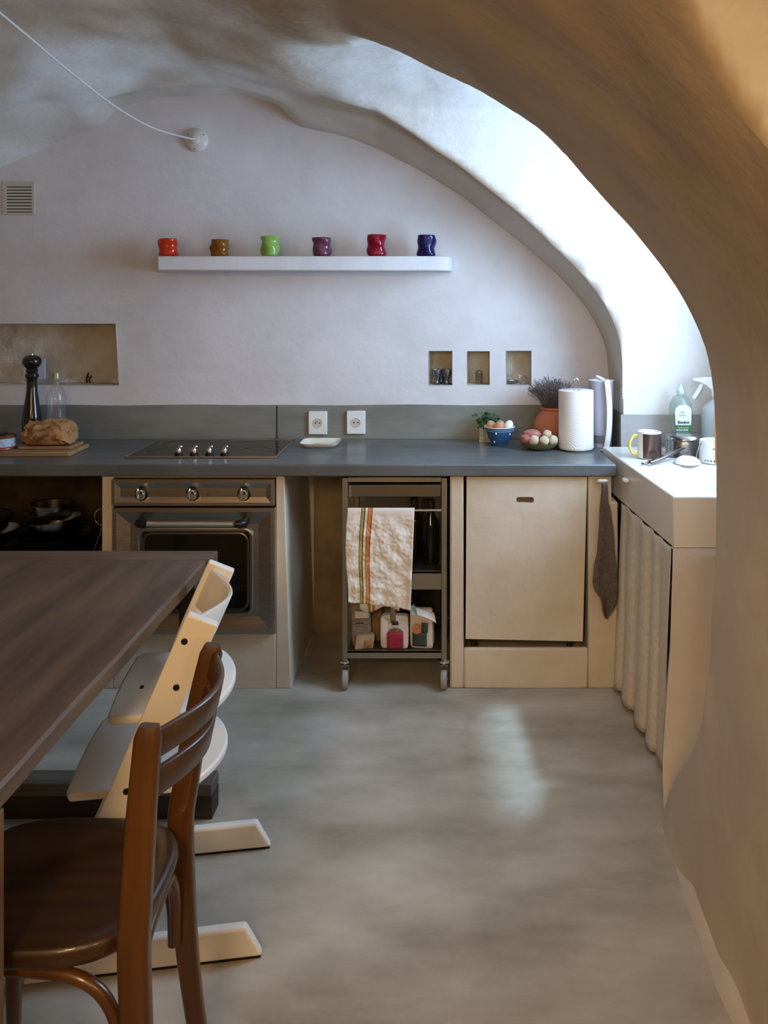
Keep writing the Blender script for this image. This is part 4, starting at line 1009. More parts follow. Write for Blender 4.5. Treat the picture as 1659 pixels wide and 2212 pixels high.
# herbs in a small glass behind the bowl
HJ = Vector((0.190, 3.800, ZC))
t = thing('herb_jar', 'small square clear jar half hidden behind the blue bowl', 'jar', HJ)
b = B(); box(b, HJ.x - 0.032, HJ.x + 0.032, HJ.y - 0.03, HJ.y + 0.03, ZC + 0.0005, ZC + 0.062); f = [q for q in b.faces if q.normal.z > 0.9 or all(v.co.z > ZC + 0.05 for v in q.verts)]; bmesh.ops.delete(b, geom=f, context='FACES'); o = obj('jar', b, GLASS, t); so = o.modifiers.new('t', 'SOLIDIFY'); so.thickness = 0.002
t = thing('herb_bunch', 'bunch of fresh green parsley leaves behind the blue bowl', 'herbs', HJ + Vector((0, 0, 0.008)))
for i in range(44):
    a = random.uniform(0, 2 * PI); rr = random.uniform(0.005, 0.062)
    tip = HJ + Vector((rr * math.cos(a) - 0.002, rr * 0.55 * math.sin(a), random.uniform(0.075, 0.135) - rr * 0.35))
    b = B()
    for k in range(3):
        an = random.uniform(0, 2 * PI); ln = random.uniform(0.014, 0.024)
        dv = Vector((math.cos(an), math.sin(an) * 0.7, random.uniform(-0.2, 0.7))).normalized() * ln
        sd_ = dv.cross(Vector((0.2, -1, 0.4))).normalized() * ln * 0.36; up_ = Vector((0, 0, ln * 0.12))
        v = [b.verts.new(q) for q in (tip, tip + dv * 0.45 + sd_, tip + dv, tip + dv * 0.45 - sd_, tip + dv * 0.5 + up_)]
        for q in ((0, 1, 4), (1, 2, 4), (2, 3, 4), (3, 0, 4)): b.faces.new([v[j] for j in q])
    obj('leaf', b, LEAF, t)
b = B()
for i in range(12):
    a = random.uniform(0, 2 * PI); tube(b, [HJ + Vector((0.012 * math.cos(a), 0.012 * math.sin(a), 0.008)), HJ + Vector((0.014 * math.cos(a), 0.014 * math.sin(a), 0.06)), HJ + Vector((0.035 * math.cos(a), 0.022 * math.sin(a), 0.105))], 0.0012, 5)
tag(obj('stalks', b, LEAF, t), kind='stuff')
# terracotta jug with dried lavender
TJ = Vector((0.492, 3.762, ZC))
t = thing('terracotta_pot', 'round terracotta pot with a collar, holding dried lavender', 'pot', TJ)
b = B(); lathe(b, [(0, 0.0005), (0.060, 0.0005), (0.084, 0.035), (0.094, 0.066), (0.090, 0.095), (0.072, 0.125), (0.056, 0.142), (0.054, 0.148), (0.058, 0.152), (0.058, 0.160), (0.050, 0.161), (0.049, 0.14), (0.07, 0.11), (0.085, 0.066), (0.05, 0.02), (0, 0.016)], (0, 0, 0), 40); obj('pot', b, TERRA, t, smooth=True, local=True)
t = thing('lavender_bunch', 'bushy bunch of dried grey-brown lavender in the terracotta pot', 'dried flowers', TJ + Vector((0, 0, 0.02)))
b = B(); random.seed(11)
for i in range(210):
    a = random.uniform(0, 2 * PI); k = random.random() ** 0.7
    base = TJ + Vector((0.03 * math.cos(a), 0.03 * math.sin(a), 0.05)); mouth = TJ + Vector((0.040 * k * math.cos(a), 0.040 * k * math.sin(a), 0.155))
    L_ = random.uniform(0.07, 0.150)
    tip = mouth + Vector((math.cos(a) * k * 0.064 - 0.012, math.sin(a) * k * 0.050, L_ * (1 - 0.25 * k)))
    mid = (mouth + tip) / 2 + Vector((0, 0, 0.012))
    tube(b, [base, mouth, mid, tip], 0.0009, 4)
    for q in range(4):
        pp = tip.lerp(mid, q * 0.16); d_ = Vector((random.uniform(-1, 1), random.uniform(-1, 1), random.uniform(0, 1))).normalized()
        tube(b, [pp, pp + d_ * 0.007, pp + d_ * 0.013], 0.0014, 4, scale=[0.6, 1, 0.3])
tag(obj('sprigs', b, LAV, t), kind='stuff')
# dish of shallots and garlic
DS = Vector((0.412, 3.600, ZC))
t = thing('shallow_dish', 'low olive glazed dish heaped with shallots and garlic', 'dish', DS)
b = B(); lathe(b, [(0, 0.0005), (0.045, 0.0005), (0.070, 0.014), (0.086, 0.030), (0.088, 0.033), (0.083, 0.031), (0.066, 0.017), (0, 0.008)], (0, 0, 0), 40); obj('dish', b, DISHG, t, smooth=True, local=True)
def bulb(name, label, cat, p, ax, m, rot, group, tipk=2.0):
    b = B()
    def fn(q):
        k = q.x / ax[0]; s_ = 1 - 0.25 * k * k - (0.45 * max(0, k - 0.55) * tipk)
        return Vector((q.x * (1.0 + 0.25 * max(0, abs(k) - 0.8)), q.y * s_ * (1 + 0.04 * math.sin(5 * math.atan2(q.z, q.y))), q.z * s_ * (1 + 0.04 * math.sin(5 * math.atan2(q.z, q.y)))))
    sup(b, (0, 0, 0), ax, 1, 1, 22, 12, fn=lambda q: rot @ fn(q)); b.transform(Matrix.Translation(p))
    tag(obj(name, b, m, smooth=True, angle=180, origin=p), label, cat, group)
def R3(z, y): return Matrix.Rotation(z, 3, 'Z') @ Matrix.Rotation(y, 3, 'Y')
bulb('shallot', 'large pink shallot lying on top of the heap', 'shallot', DS + Vector((-0.030, -0.010, 0.066)), (0.044, 0.021, 0.021), SHAL, R3(0.1, 0.12), 'shallots in the olive dish')
bulb('shallot', 'pink shallot at the left edge of the olive dish', 'shallot', DS + Vector((-0.062, -0.026, 0.046)), (0.030, 0.019, 0.020), SHAL, R3(2.6, -0.5), 'shallots in the olive dish')
for k, (dx, dy, dz, ang, lab) in enumerate(((-0.030, -0.056, 0.048, 0.4, 'white garlic bulb at the front left of the olive dish'), (0.012, -0.060, 0.047, 1.9, 'white garlic bulb at the front middle of the dish'), (0.030, -0.018, 0.066, -0.7, 'garlic bulb with a dry stalk on top of the heap'), (0.052, -0.046, 0.047, 0.9, 'garlic bulb beside the roll of kitchen paper'))):
    bulb('garlic', lab, 'garlic', DS + Vector((dx, dy, dz)), (0.024, 0.021, 0.020), GARL, R3(ang, -0.6), 'garlic in the olive dish', 2.6)
# kitchen paper
KP = Vector((0.566, 3.585, ZC)); 
t = thing('paper_towel_stand', 'wire kitchen paper stand with a looped steel top', 'paper stand', KP)
b = B(); lathe(b, [(0, 0.0005), (0.066, 0.0005), (0.067, 0.004), (0, 0.005)], (0, 0, 0), 32); obj('base', b, STEEL, t, smooth=True, local=True)
b = B(); tube(b, bez([(-0.009, 0, 0.005), (-0.009, 0, 0.275), (-0.007, 0, 0.298), (0.001, 0, 0.308), (0.009, 0, 0.298), (0.011, 0, 0.275), (0.011, 0, 0.005)], 40), 0.0028, 8); obj('loop', b, CHROME, t, smooth=True, local=True)
b = B()
lathe(b, [(0.021, 0.006), (0.071, 0.006), (0.0745, 0.010), (0.0752, 0.016), (0.0745, 0.05), (0.0745, 0.245), (0.0745, 0.2555), (0.072, 0.2570), (0.021, 0.2570), (0.021, 0.006)], KP, 56, fn=lambda a, h: 1 + 0.006 * math.sin(2 * a + 1) + (0.018 * noise.noise(Vector((math.cos(a) * 3, math.sin(a) * 3, 2))) if h < 0.03 else 0))
pt = mat('embossed_kitchen_paper', (230, 225, 218), 0.95, spec=0.05); nt = pt.node_tree
wv = nt.nodes.new('ShaderNodeTexWave'); wv.wave_type = 'RINGS'; wv.inputs['Scale'].default_value = 60; wv.inputs['Distortion'].default_value = 3; tcn = nt.nodes.new('ShaderNodeTexCoord'); nt.links.new(tcn.outputs['Object'], wv.inputs[0]); bpn = nt.nodes.new('ShaderNodeBump'); bpn.inputs['Strength'].default_value = 0.35; bpn.inputs['Distance'].default_value = 0.0015; nt.links.new(wv.outputs[0], bpn.inputs['Height']); nt.links.new(bpn.outputs[0], nt.nodes['Principled BSDF'].inputs['Normal'])
tag(obj('paper_towel_roll', b, pt, smooth=True, origin=KP), 'white embossed kitchen paper roll standing upright on the worktop', 'paper roll')
# water filter jug
WJ = Vector((0.690, 3.665, ZC))
GREYP = mat('translucent_grey_plastic', (172, 170, 182), 0.3, c2=(154, 150, 164), nscale=4)
t = thing('water_jug', 'tall grey plastic water jug with white strap handle and lid', 'jug', WJ)
b = B(); lathe(b, [(0, 0.0005), (0.044, 0.0005), (0.046, 0.006), (0.049, 0.12), (0.053, 0.285), (0.054, 0.29), (0.051, 0.288), (0.046, 0.10), (0.042, 0.01), (0, 0.008)], (0, 0, 0), 40, fn=lambda a, h: 1 + 0.06 * math.cos(2 * a) * (h / 0.29)); obj('body', b, GREYP, t, smooth=True, local=True)
b = B(); lathe(b, [(0.0505, 0.276), (0.0535, 0.292), (0.050, 0.293), (0.047, 0.276), (0, 0.272)], (0, 0, 0), 40, fn=lambda a, h: 1 + 0.06 * math.cos(2 * a)); obj('lid', b, WHITEP, t, smooth=True, local=True)
b = B(); sweep(b, bez([(0.014, -0.030, 0.272), (0.012, -0.050, 0.292), (0.014, -0.066, 0.278), (0.022, -0.070, 0.18), (0.020, -0.068, 0.08), (0.013, -0.050, 0.004)], 40), rrect(0.024, 0.008, 0.003, 3), up=(0, -1, 0.05)); obj('handle', b, WHITEP, t, smooth=True, local=True, label='white strap handle')
b = B(); sup(b, (-0.006, -0.018, 0.300), (0.030, 0.012, 0.007), 0.6, 0.8, 18, 8, rot=R3(-0.9, 0.35)); obj('lid_flap', b, WHITEP, t, smooth=True, local=True)
b = B(); lathe(b, [(0.0475, 0.02), (0.0487, 0.02), (0.0492, 0.055), (0.0480, 0.055)], (0, 0, 0), 12, a0=-2.5, a1=-1.55); obj('base_band', b, mat('jug_dark_band', (96, 90, 96), 0.5), t, smooth=True, local=True)

# small things in the three niches
def goblet(loc, lab):
    t = thing('egg_cup', lab, 'goblet', loc, group='pewter cups in the left small niche')
    b = B(); lathe(b, [(0, 0), (0.019, 0), (0.020, 0.003), (0.010, 0.010), (0.0085, 0.018), (0.013, 0.030), (0.020, 0.048), (0.022, 0.064), (0.0225, 0.070), (0.020, 0.069), (0.016, 0.045), (0, 0.03)], (0, 0, 0), 28); obj('cup', b, PEWTER, t, smooth=True, local=True)
goblet((-0.036, YB + 0.025, 1.1385), 'pewter stemmed cup at the left inside the first small niche')
goblet((0.010, YB + 0.026, 1.1385), 'pewter stemmed cup at the right inside the first small niche')
goblet((-0.014, YB + 0.070, 1.1385), 'pewter stemmed cup behind the other two in the niche')
t = thing('ribbed_shaker', 'tiny ribbed glass shaker in the middle small niche', 'shaker', (0.163, YB + 0.06, 1.1395))
b = B(); pr = [(0, 0)]
for k in range(7): pr += [(0.015, 0.001 + k * 0.007), (0.0165, 0.004 + k * 0.007), (0.0145, 0.0075 + k * 0.007)]
lathe(b, pr + [(0, 0.050)], (0, 0, 0), 24); obj('body', b, clear('ribbed_glass', (190, 172, 146), 0.05, 0.25), t, smooth=True, local=True)
b = B(); lathe(b, [(0.0150, 0.0505), (0.0150, 0.058), (0.006, 0.062), (0, 0.062), ], (0, 0, 0), 20); obj('lid', b, PEWTER, t, smooth=True, local=True)
t = thing('tea_strainer', 'small wire tea strainer with curled handle in right small niche', 'strainer', (0.322, YB + 0.05, 1.1395))
b = B(); lathe(b, [(0.026, 0.016), (0.024, 0.006), (0.014, 0.001), (0, 0.0005), (0, 0.0015), (0.013, 0.0022), (0.023, 0.007), (0.025, 0.016)], (0, 0, 0), 26); obj('bowl', b, PEWTER, t, smooth=True, local=True)
b = B(); tube(b, [(0.0255 * math.cos(a), 0.0255 * math.sin(a), 0.0165) for a in lsp(0, 2 * PI, 29)[:-1]], 0.0012, 6, closed=True); tube(b, bez([(-0.004, 0.025, 0.017), (-0.002, 0.034, 0.035), (0.002, 0.036, 0.055)], 10), 0.0012, 6); obj('handle', b, CHROME, t, smooth=True, local=True)
t = thing('wire_whisk', 'tiny coiled wire whisk lying right of the strainer', 'whisk', (0.372, YB + 0.055, 1.1395))
b = B(); tube(b, [(0.018 * math.cos(a), 0.01 * math.sin(a), 0.0205 + 0.018 * math.sin(a)) for a in lsp(0, 2 * PI, 25)[:-1]], 0.0012, 6, closed=True); tube(b, [(0.016 * math.cos(a) - 0.004, -0.012 + 0.012 * math.sin(a), 0.0195 + 0.017 * math.sin(a + 0.5)) for a in lsp(0, 2 * PI, 25)[:-1]], 0.0012, 6, closed=True); obj('loops', b, PEWTER, t, smooth=True, local=True)
b = B()
for a in (0.3, 2.4, 4.4): tube(b, [(-0.016, -0.004, 0.036), (-0.016 + 0.010 * math.cos(a), -0.006, 0.036 + 0.010 * math.sin(a))], 0.0018, 6)
obj('tripod_tip', b, CERAM, t, local=True)

# ------------------------------------------------------------------ sink and what stands on it
SX0, SX1, SY0, SY1, SZ0, SZ1 = 0.732, 1.212, 2.668, 3.572, 0.738, 0.905
sk = thing('sink', 'deep white fireclay butler sink with drainer in the window recess', 'sink', (0.98, 3.1, SZ0))
BXa, BXb, BYa, BYb, BZ = 0.766, 1.175, 2.716, 3.165, 0.765
bm = B()
def rect(x0, x1, y0, y1, z): return [bm.verts.new(p) for p in ((x0, y0, z), (x1, y0, z), (x1, y1, z), (x0, y1, z))]
o0 = rect(SX0 + 0.004, SX1, SY0 + 0.004, SY1, SZ0); o1 = rect(SX0, SX1, SY0, SY1, SZ1 - 0.004); o1b = rect(SX0 + 0.004, SX1, SY0 + 0.004, SY1, SZ1)
i1 = rect(BXa, BXb, BYa, BYb, SZ1); i2 = rect(BXa + 0.012, BXb - 0.012, BYa + 0.012, BYb - 0.012, SZ1 - 0.012); i3 = rect(BXa + 0.03, BXb - 0.03, BYa + 0.03, BYb - 0.03, BZ)
bm.faces.new(o0[::-1]); bm.faces.new(i3)
for A, Q in ((o0, o1), (o1, o1b), (o1b, i1), (i1, i2), (i2, i3)):
    for i in range(4): bm.faces.new((A[i], A[(i + 1) % 4], Q[(i + 1) % 4], Q[i]))
for v in bm.verts:
    if v.co.x < 0.9: v.co.x -= 0.055 * (v.co.y - SY0) / (SY1 - SY0)
obj('basin', bm, SINKM, sk, bevel=0.004, seg=3)
b = B(); cyl(b, (1.0, 2.94, BZ + 0.0005), (1.0, 2.94, BZ + 0.004), 0.035, n=24); obj('drain', b, CHROME, sk, smooth=True)
b = B(); 
for i in range(7): box(b, BXa + 0.02, BXb - 0.03, 3.21 + i * 0.045, 3.222 + i * 0.045, SZ1 + 0.0002, SZ1 + 0.002)
obj('drainer_ridges', b, SINKM, sk)
HX = Vector((SX0 - 0.031, 3.18, 0.846))
t = thing('sink_hook', 'small white hook stuck on the sink front', 'hook', HX)
b = B(); sup(b, HX + Vector((-0.010, 0, 0)), (0.012, 0.026, 0.0075), 0.7, 0.8, 18, 8); obj('knob', b, CERAM, t, smooth=True)
# mug
MG = Vector((0.815, 3.315, SZ1 + 0.002))
t = thing('mug', 'white mug with a glossy brown print and yellow handle', 'mug', MG)
b = B(); lathe(b, [(0, 0.0003), (0.044, 0.0003), (0.047, 0.004), (0.047, 0.102), (0.045, 0.105), (0.043, 0.102), (0.043, 0.008), (0, 0.006)], (0, 0, 0), 44); obj('body', b, CERAM, t, smooth=True, local=True)
b = B(); lathe(b, [(0.0474, 0.003), (0.0474, 0.099)], (0, 0, 0), 30, a0=-2.35, a1=-0.1); obj('print', b, mat('mug_brown_print', (120, 96, 88), 0.14, 0.55, c2=(86, 66, 60), nscale=18, nstretch=(1, 1, 0.3)), t, smooth=True, local=True)
b = B(); tube(b, bez([(-0.044, -0.004, 0.086), (-0.062, -0.006, 0.088), (-0.078, -0.008, 0.066), (-0.080, -0.008, 0.046), (-0.068, -0.006, 0.020), (-0.044, -0.004, 0.016)], 28), 0.0055, 10); obj('handle', b, mat('yellow_glaze', (232, 208, 96), 0.25), t, smooth=True, local=True, label='yellow handle')
# saucepan upside down
SP = Vector((0.968, 3.36, SZ1 + 0.002))
t = thing('steel_saucepan', 'steel saucepan drying upside down with its handle towards us', 'saucepan', SP)
b = B(); lathe(b, [(0.072, 0.012), (0.074, 0.0), (0.0765, 0.003), (0.075, 0.008), (0.0745, 0.066), (0.078, 0.069), (0.078, 0.076), (0.070, 0.086), (0.06, 0.088), (0, 0.088)], (0, 0, 0), 48); obj('body', b, PAN, t, smooth=True, local=True)
b = B(); sup(b, (-0.022, -0.0735, 0.042), (0.020, 0.004, 0.026), 0.8, 0.9, 20, 8, rot=Matrix.Rotation(-0.28, 3, 'Z')); obj('handle_plate', b, STEEL, t, smooth=True, local=True)
b = B(); sweep(b, [(-0.020, -0.070, 0.044), (-0.036, -0.084, 0.044), (-0.090, -0.126, 0.030), (-0.145, -0.166, 0.016), (-0.190, -0.194, 0.008)], rrect(0.022, 0.013, 0.006, 4), up=(0, 0, 1), scale=[0.7, 0.9, 1, 1, 1.15]); obj('handle', b, PAN, t, smooth=True, local=True)
b = B(); tube(b, [Vector((-0.202 + 0.018 * math.cos(a), -0.204 + 0.012 * math.sin(a), 0.006)) for a in lsp(0, 2 * PI, 21)[:-1]], 0.0035, 8, closed=True); obj('hanging_eye', b, PAN, t, smooth=True, local=True)
# enamel pot
EP = Vector((1.035, 3.135, SZ1 + 0.002))
EP = Vector((1.045, 3.225, SZ1 + 0.002))
t = thing('enamel_can', 'white enamel can with wire bail, beside the steel saucepan', 'can', EP)
b = B(); lathe(b, [(0, 0.0003), (0.055, 0.0003), (0.057, 0.006), (0.057, 0.078), (0.054, 0.086), (0.051, 0.085), (0.053, 0.075), (0.053, 0.008), (0, 0.006)], (0, 0, 0), 44); obj('body', b, CERAM, t, smooth=True, local=True)
b = B(); tube(b, bez([(-0.055, -0.012, 0.074), (-0.068, -0.026, 0.062), (-0.080, -0.036, 0.030), (-0.078, -0.040, 0.006), (-0.062, -0.042, 0.004)], 22), 0.0026, 8); obj('bail', b, PEWTER, t, smooth=True, local=True)
for i in range(11):
    a = -2.5 + i * 0.2; b = B(); sup(b, (0.0572 * math.cos(a), 0.0572 * math.sin(a), 0.012), (0.0022, 0.0022, 0.0035), 1, 1, 8, 5); obj('painted_dash', b, BLACK, t, local=True)
b = B(); tube(b, bez([(0.0575 * math.cos(a), 0.0575 * math.sin(a), z) for a, z in ((-2.0, 0.058), (-1.85, 0.060), (-1.75, 0.052), (-1.68, 0.046), (-1.55, 0.050))], 20), 0.0020, 6); obj('painted_curl', b, PEWTER, t, local=True, smooth=True)
# white dishes in the sink
t = thing('upturned_bowl', 'white bowl upside down at the edge of the drainer', 'bowl', (0.932, 3.195, SZ1 + 0.0022))
b = B(); lathe(b, [(0.049, 0.0), (0.0505, 0.002), (0.043, 0.016), (0.028, 0.025), (0.015, 0.026), (0, 0.026)], (0, 0, 0), 36); obj('bowl', b, CERAM, t, smooth=True, local=True)
t = thing('white_dish', 'rounded white dish upturned at the near end of the basin', 'bowl', (0.864, 2.845, BZ + 0.002))
b = B(); lathe(b, [(0.078, 0.0), (0.080, 0.003), (0.074, 0.07), (0.052, 0.105), (0.03, 0.112), (0, 0.112)], (0, 0, 0), 40); obj('bowl', b, CERAM, t, smooth=True, local=True)
# dish soap bottle
DB = Vector((0.992, 3.500, SZ1 + 0.0005))
t = thing('dish_soap_bottle', 'clear washing-up liquid bottle with white and green label', 'bottle', DB)
SOAP = clear('soap_clear_plastic', (226, 234, 228), 0.08, 0.16)
def sq(a, h): return 1 - 0.24 * math.sin(a) ** 2
b = B(); lathe(b, [(0, 0.0), (0.042, 0), (0.046, 0.008), (0.044, 0.05), (0.041, 0.085), (0.0435, 0.125), (0.048, 0.165), (0.045, 0.195), (0.033, 0.218), (0.016, 0.230), (0.0125, 0.234), (0.0125, 0.245), (0, 0.245)], (0, 0, 0), 40, fn=sq); obj('body', b, SOAP, t, smooth=True, local=True)
b = B(); lathe(b, [(0.0135, 0.232), (0.0155, 0.234), (0.0155, 0.248), (0.013, 0.250), (0.009, 0.262), (0.006, 0.268), (0.006, 0.275), (0, 0.276)], (0, 0, 0), 20); obj('cap', b, clear('cap_frosted', (228, 238, 246), 0.2, 0.7), t, smooth=True, local=True)
LABW = mat('label_white', (232, 238, 240), 0.5); LABG = mat('label_green', (66, 124, 52), 0.5); LABL = mat('label_lime', (170, 200, 110), 0.5); INK = mat('label_ink', (16, 24, 40), 0.5); INKG = mat('label_grey_ink', (130, 146, 156), 0.5)
def lab(z0, z1, m, w0, w1, off=0.0, round_top=False):
    b = B()
    def P(u, v):
        z = z0 + (z1 - z0) * v
        w_ = w0 + (w1 - w0) * v
        if round_top: w_ *= max(0.12, (1 - max(0, (v - 0.62) / 0.38) ** 2.4)) ** 0.5
        x = w_ * (2 * u - 1)
        return (x + 0.002, -0.0372 - off + 9.0 * x * x * 0.35, z)
    grid(b, lsp(0, 1, 13), lsp(0, 1, 12), P); return obj('label', b, m, t, smooth=True, local=True)
lw = lab(0.108, 0.192, LABW, 0.032, 0.036, 0.0, True); lab(0.078, 0.108, LABG, 0.0315, 0.032, 0.0002); lab(0.03, 0.078, LABL, 0.0325, 0.0315, 0.0002)
def TM(dx, z, off): return Matrix.Translation(DB + Vector((dx, -0.0385 - off, z))) @ Matrix.Rotation(PI / 2, 4, 'X')
text('Ecodoo', 0.0155, INK, TM(0.002, 0.120, 0), t, bold=0.0005)
text('100%', 0.0100, INKG, TM(-0.004, 0.160, 0), t); text('recyclé', 0.0100, INKG, TM(-0.004, 0.1495, 0), t)
text('liquide vaisselle', 0.0072, LABW, TM(0.001, 0.098, 0.0002), t); text('DOUCEUR', 0.0100, LABW, TM(-0.004, 0.088, 0.0002), t, bold=0.0003)
b = B(); sup(b, DB + Vector((0.016, -0.0375, 0.070)), (0.006, 0.001, 0.003), 1, 1, 10, 5, rot=Matrix.Rotation(0.5, 3, 'Y')); sup(b, DB + Vector((0.020, -0.037, 0.074)), (0.005, 0.001, 0.0025), 1, 1, 10, 5, rot=Matrix.Rotation(-0.6, 3, 'Y')); obj('leaf_emblem', b, LABG, t, smooth=True)
b = B(); grid(b, lsp(-0.024, 0.024, 6), (0.058, 0.0605), lambda x, z: (x, -0.0380 + 3.15 * x * x, z)); obj('label_line', b, LABG, t, local=True)
# spray bottle
SB = Vector((1.136, 3.49, SZ1 + 0.0005))
t = thing('spray_bottle', 'white trigger spray bottle with pale green liquid beside soap', 'bottle', SB)
b = B(); lathe(b, [(0, 0), (0.056, 0), (0.060, 0.008), (0.060, 0.150), (0.056, 0.175), (0.032, 0.200), (0.018, 0.210), (0.017, 0.222), (0, 0.222)], (0, 0, 0), 36, fn=lambda a, h: 1 - 0.3 * math.sin(a) ** 2); obj('body', b, clear('spray_frosted_plastic', (226, 234, 236), 0.25, 0.6), t, smooth=True, local=True)
b = B(); lathe(b, [(0, 0.003), (0.055, 0.003), (0.0585, 0.009), (0.0585, 0.105), (0, 0.105)], (0, 0, 0), 36, fn=lambda a, h: 1 - 0.3 * math.sin(a) ** 2); obj('liquid', b, clear('green_liquid', (150, 186, 168), 0.1, 0.55), t, smooth=True, local=True)
b = B(); prism(b, [(-0.100, 0.290), (-0.096, 0.300), (-0.05, 0.306), (0.03, 0.304), (0.045, 0.285), (0.030, 0.268), (0.020, 0.245), (0.020, 0.222), (-0.018, 0.222), (-0.022, 0.252), (-0.045, 0.272), (-0.075, 0.285)], 'y', -0.014, 0.014); obj('spray_head', b, WHITEP, t, local=True, bevel=0.004)
b = B(); sweep(b, bez([(-0.058, 0, 0.280), (-0.066, 0, 0.262), (-0.078, 0, 0.240), (-0.094, 0, 0.216)], 14), rrect(0.016, 0.010, 0.003, 3), up=(0, 1, 0)); obj('trigger', b, WHITEP, t, smooth=True, local=True)

# curtain below the sink
bm = B()
def cur(u, v):
    Y = 3.276 + (2.690 - 3.276) * u
    z = 0.735 + (0.016 - 0.735) * v
    ph = u * 2 * PI * 4.6 + 1.3 * math.sin(u * 7.0 + 0.5) + 0.35 * v * math.sin(u * 5)
    w_ = math.sin(ph); w_ = math.copysign(abs(w_) ** 0.65, w_)
    amp = (0.0035 + 0.0115 * v ** 0.8) * (1 - 0.75 * sst(0.74, 0.95, u))
    x = 0.699 + 0.031 * u - 0.020 * v - amp * w_ + 0.005 * nz((u * 5, v * 2, 1)) - 0.010 * sst(0.9, 1, u) * v
    Y2 = Y + 0.014 * v * math.cos(ph) * (1 - sst(0.75, 0.95, u)) + 0.008 * v * sst(0.85, 1, u)
    return (x, Y2, z + 0.010 * v * nz((u * 6, 0, 3)))
grid(bm, lsp(0, 1, 130), lsp(0, 1, 30), cur)
o = obj('sink_curtain', bm, LINEN, smooth=True, angle=180, origin=(0.70, 2.97, 0.018)); so = o.modifiers.new('t', 'SOLIDIFY'); so.thickness = 0.002
tag(o, 'long pleated oatmeal linen curtain hanging under the white sink', 'curtain')
t = thing('purple_bottle', 'purple plastic bottle glimpsed in the gap beside the curtain', 'bottle', (0.760, 2.80, 0.52))
t.location = (0.762, 2.735, 0.0005); b = B(); lathe(b, [(0, 0), (0.022, 0), (0.024, 0.01), (0.024, 0.62), (0.012, 0.68), (0.010, 0.71), (0, 0.712)], (0, 0, 0), 20)
obj('body', b, mat('dark_violet_handle', (34, 26, 44), 0.4), t, smooth=True, local=True); b = B(); lathe(b, [(0.0242, 0.60), (0.0246, 0.61), (0.016, 0.672), (0.0130, 0.70), (0, 0.714)], (0, 0, 0), 20); obj('cap', b, mat('violet_plastic', (72, 50, 196), 0.35), t, smooth=True, local=True)

# hook with grey cloth right of the dishwasher
HK = Vector(((1300 - 960) / 1800 * YH, YH, 1.53 - (1037 - 650) * YH / 1800))
t = thing('wall_hook', 'white porcelain hook fixed below the right end of worktop', 'hook', HK)
b = B(); sup(b, HK + Vector((0, -0.012, 0)), (0.024, 0.014, 0.0085), 0.7, 0.8, 20, 8); sup(b, HK + Vector((-0.018, -0.010, -0.003)), (0.008, 0.008, 0.009), 1, 1, 12, 8); obj('hook', b, PORC, t, smooth=True)
prof = [(0.00, -0.009, 0.009), (0.06, -0.010, 0.011), (0.13, -0.014, 0.012), (0.19, -0.018, 0.022), (0.35, -0.022, 0.034), (0.52, -0.030, 0.038), (0.60, -0.042, 0.043), (0.73, -0.048, 0.050), (0.79, -0.042, 0.050), (0.85, -0.018, 0.048), (0.90, -0.014, 0.040), (0.95, -0.010, 0.026), (0.985, -0.002, 0.012), (1.0, 0.003, 0.007)]
def clo(u, v):
    a = np.interp(v, [p[0] for p in prof], [p[1] for p in prof]); c_ = np.interp(v, [p[0] for p in prof], [p[2] for p in prof])
    z = HK.z - 0.006 + (0.300 - HK.z) * v
    x = HK.x + 0.004 + a + (c_ - a) * u
    y = YH - 0.034 - 0.010 * math.sin(u * PI * 2.2 + 2 * v) * (0.3 + v) - 0.008 * math.sin(PI * u) + 0.004 * nz((u * 3, v * 6, 1))
    return (x, y, z)
bm = B(); grid(bm, lsp(0, 1, 26), lsp(0, 1, 60), clo); o = obj('kitchen_cloth', bm, GREYCLOTH, smooth=True, angle=180, origin=(HK.x, YH - 0.03, 0.30)); so = o.modifiers.new('t', 'SOLIDIFY'); so.thickness = 0.005; so.offset = 0
tag(o, 'grey-brown waffle kitchen cloth hanging to a point from the hook', 'cloth')

# ------------------------------------------------------------------ table
TXR, TYF, TZ, TTH = -0.716, 2.60, 0.75, 0.040
tb = thing('dining_table', 'dark brown worn wooden dining table reaching in from the left', 'table', (-1.3, 1.5, 0))
def edge(Y): return TXR + 0.004 * nz((0, Y, 0), 4) + 0.002 * nz((0, Y, 3), 14)
def top_fn(u, v):
    # cross-section of the slab swept along Y: v runs round the right edge
    return None
bm = B()
nY = 60; YS = lsp(0.45, TYF - 0.096, nY)
sec = [(-1.0, TZ - TTH), (-0.004, TZ - TTH), (0.0, TZ - TTH + 0.005), (0.0, TZ - 0.006), (-0.006, TZ), (-1.0, TZ)]
rings = [[bm.verts.new((edge(Y) + dx if dx > -0.9 else TXR + dx, Y, z + (0.0015 * nz((dx, Y, z), 5) if dx > -0.9 else 0))) for dx, z in sec] for Y in YS]
for A, Q in zip(rings, rings[1:]):
    for j in range(len(sec)): bm.faces.new((A[j], A[(j + 1) % len(sec)], Q[(j + 1) % len(sec)], Q[j]))
bm.faces.new(rings[0]); bm.faces.new(rings[-1])
obj('tabletop', bm, WALNUT, tb, smooth=True, angle=30)
bm = B(); box(bm, TXR - 1.0, TXR + 0.010, TYF - 0.095, TYF, TZ - TTH, TZ + 0.001); obj('end_board', bm, WALNUTX, tb, bevel=0.004)
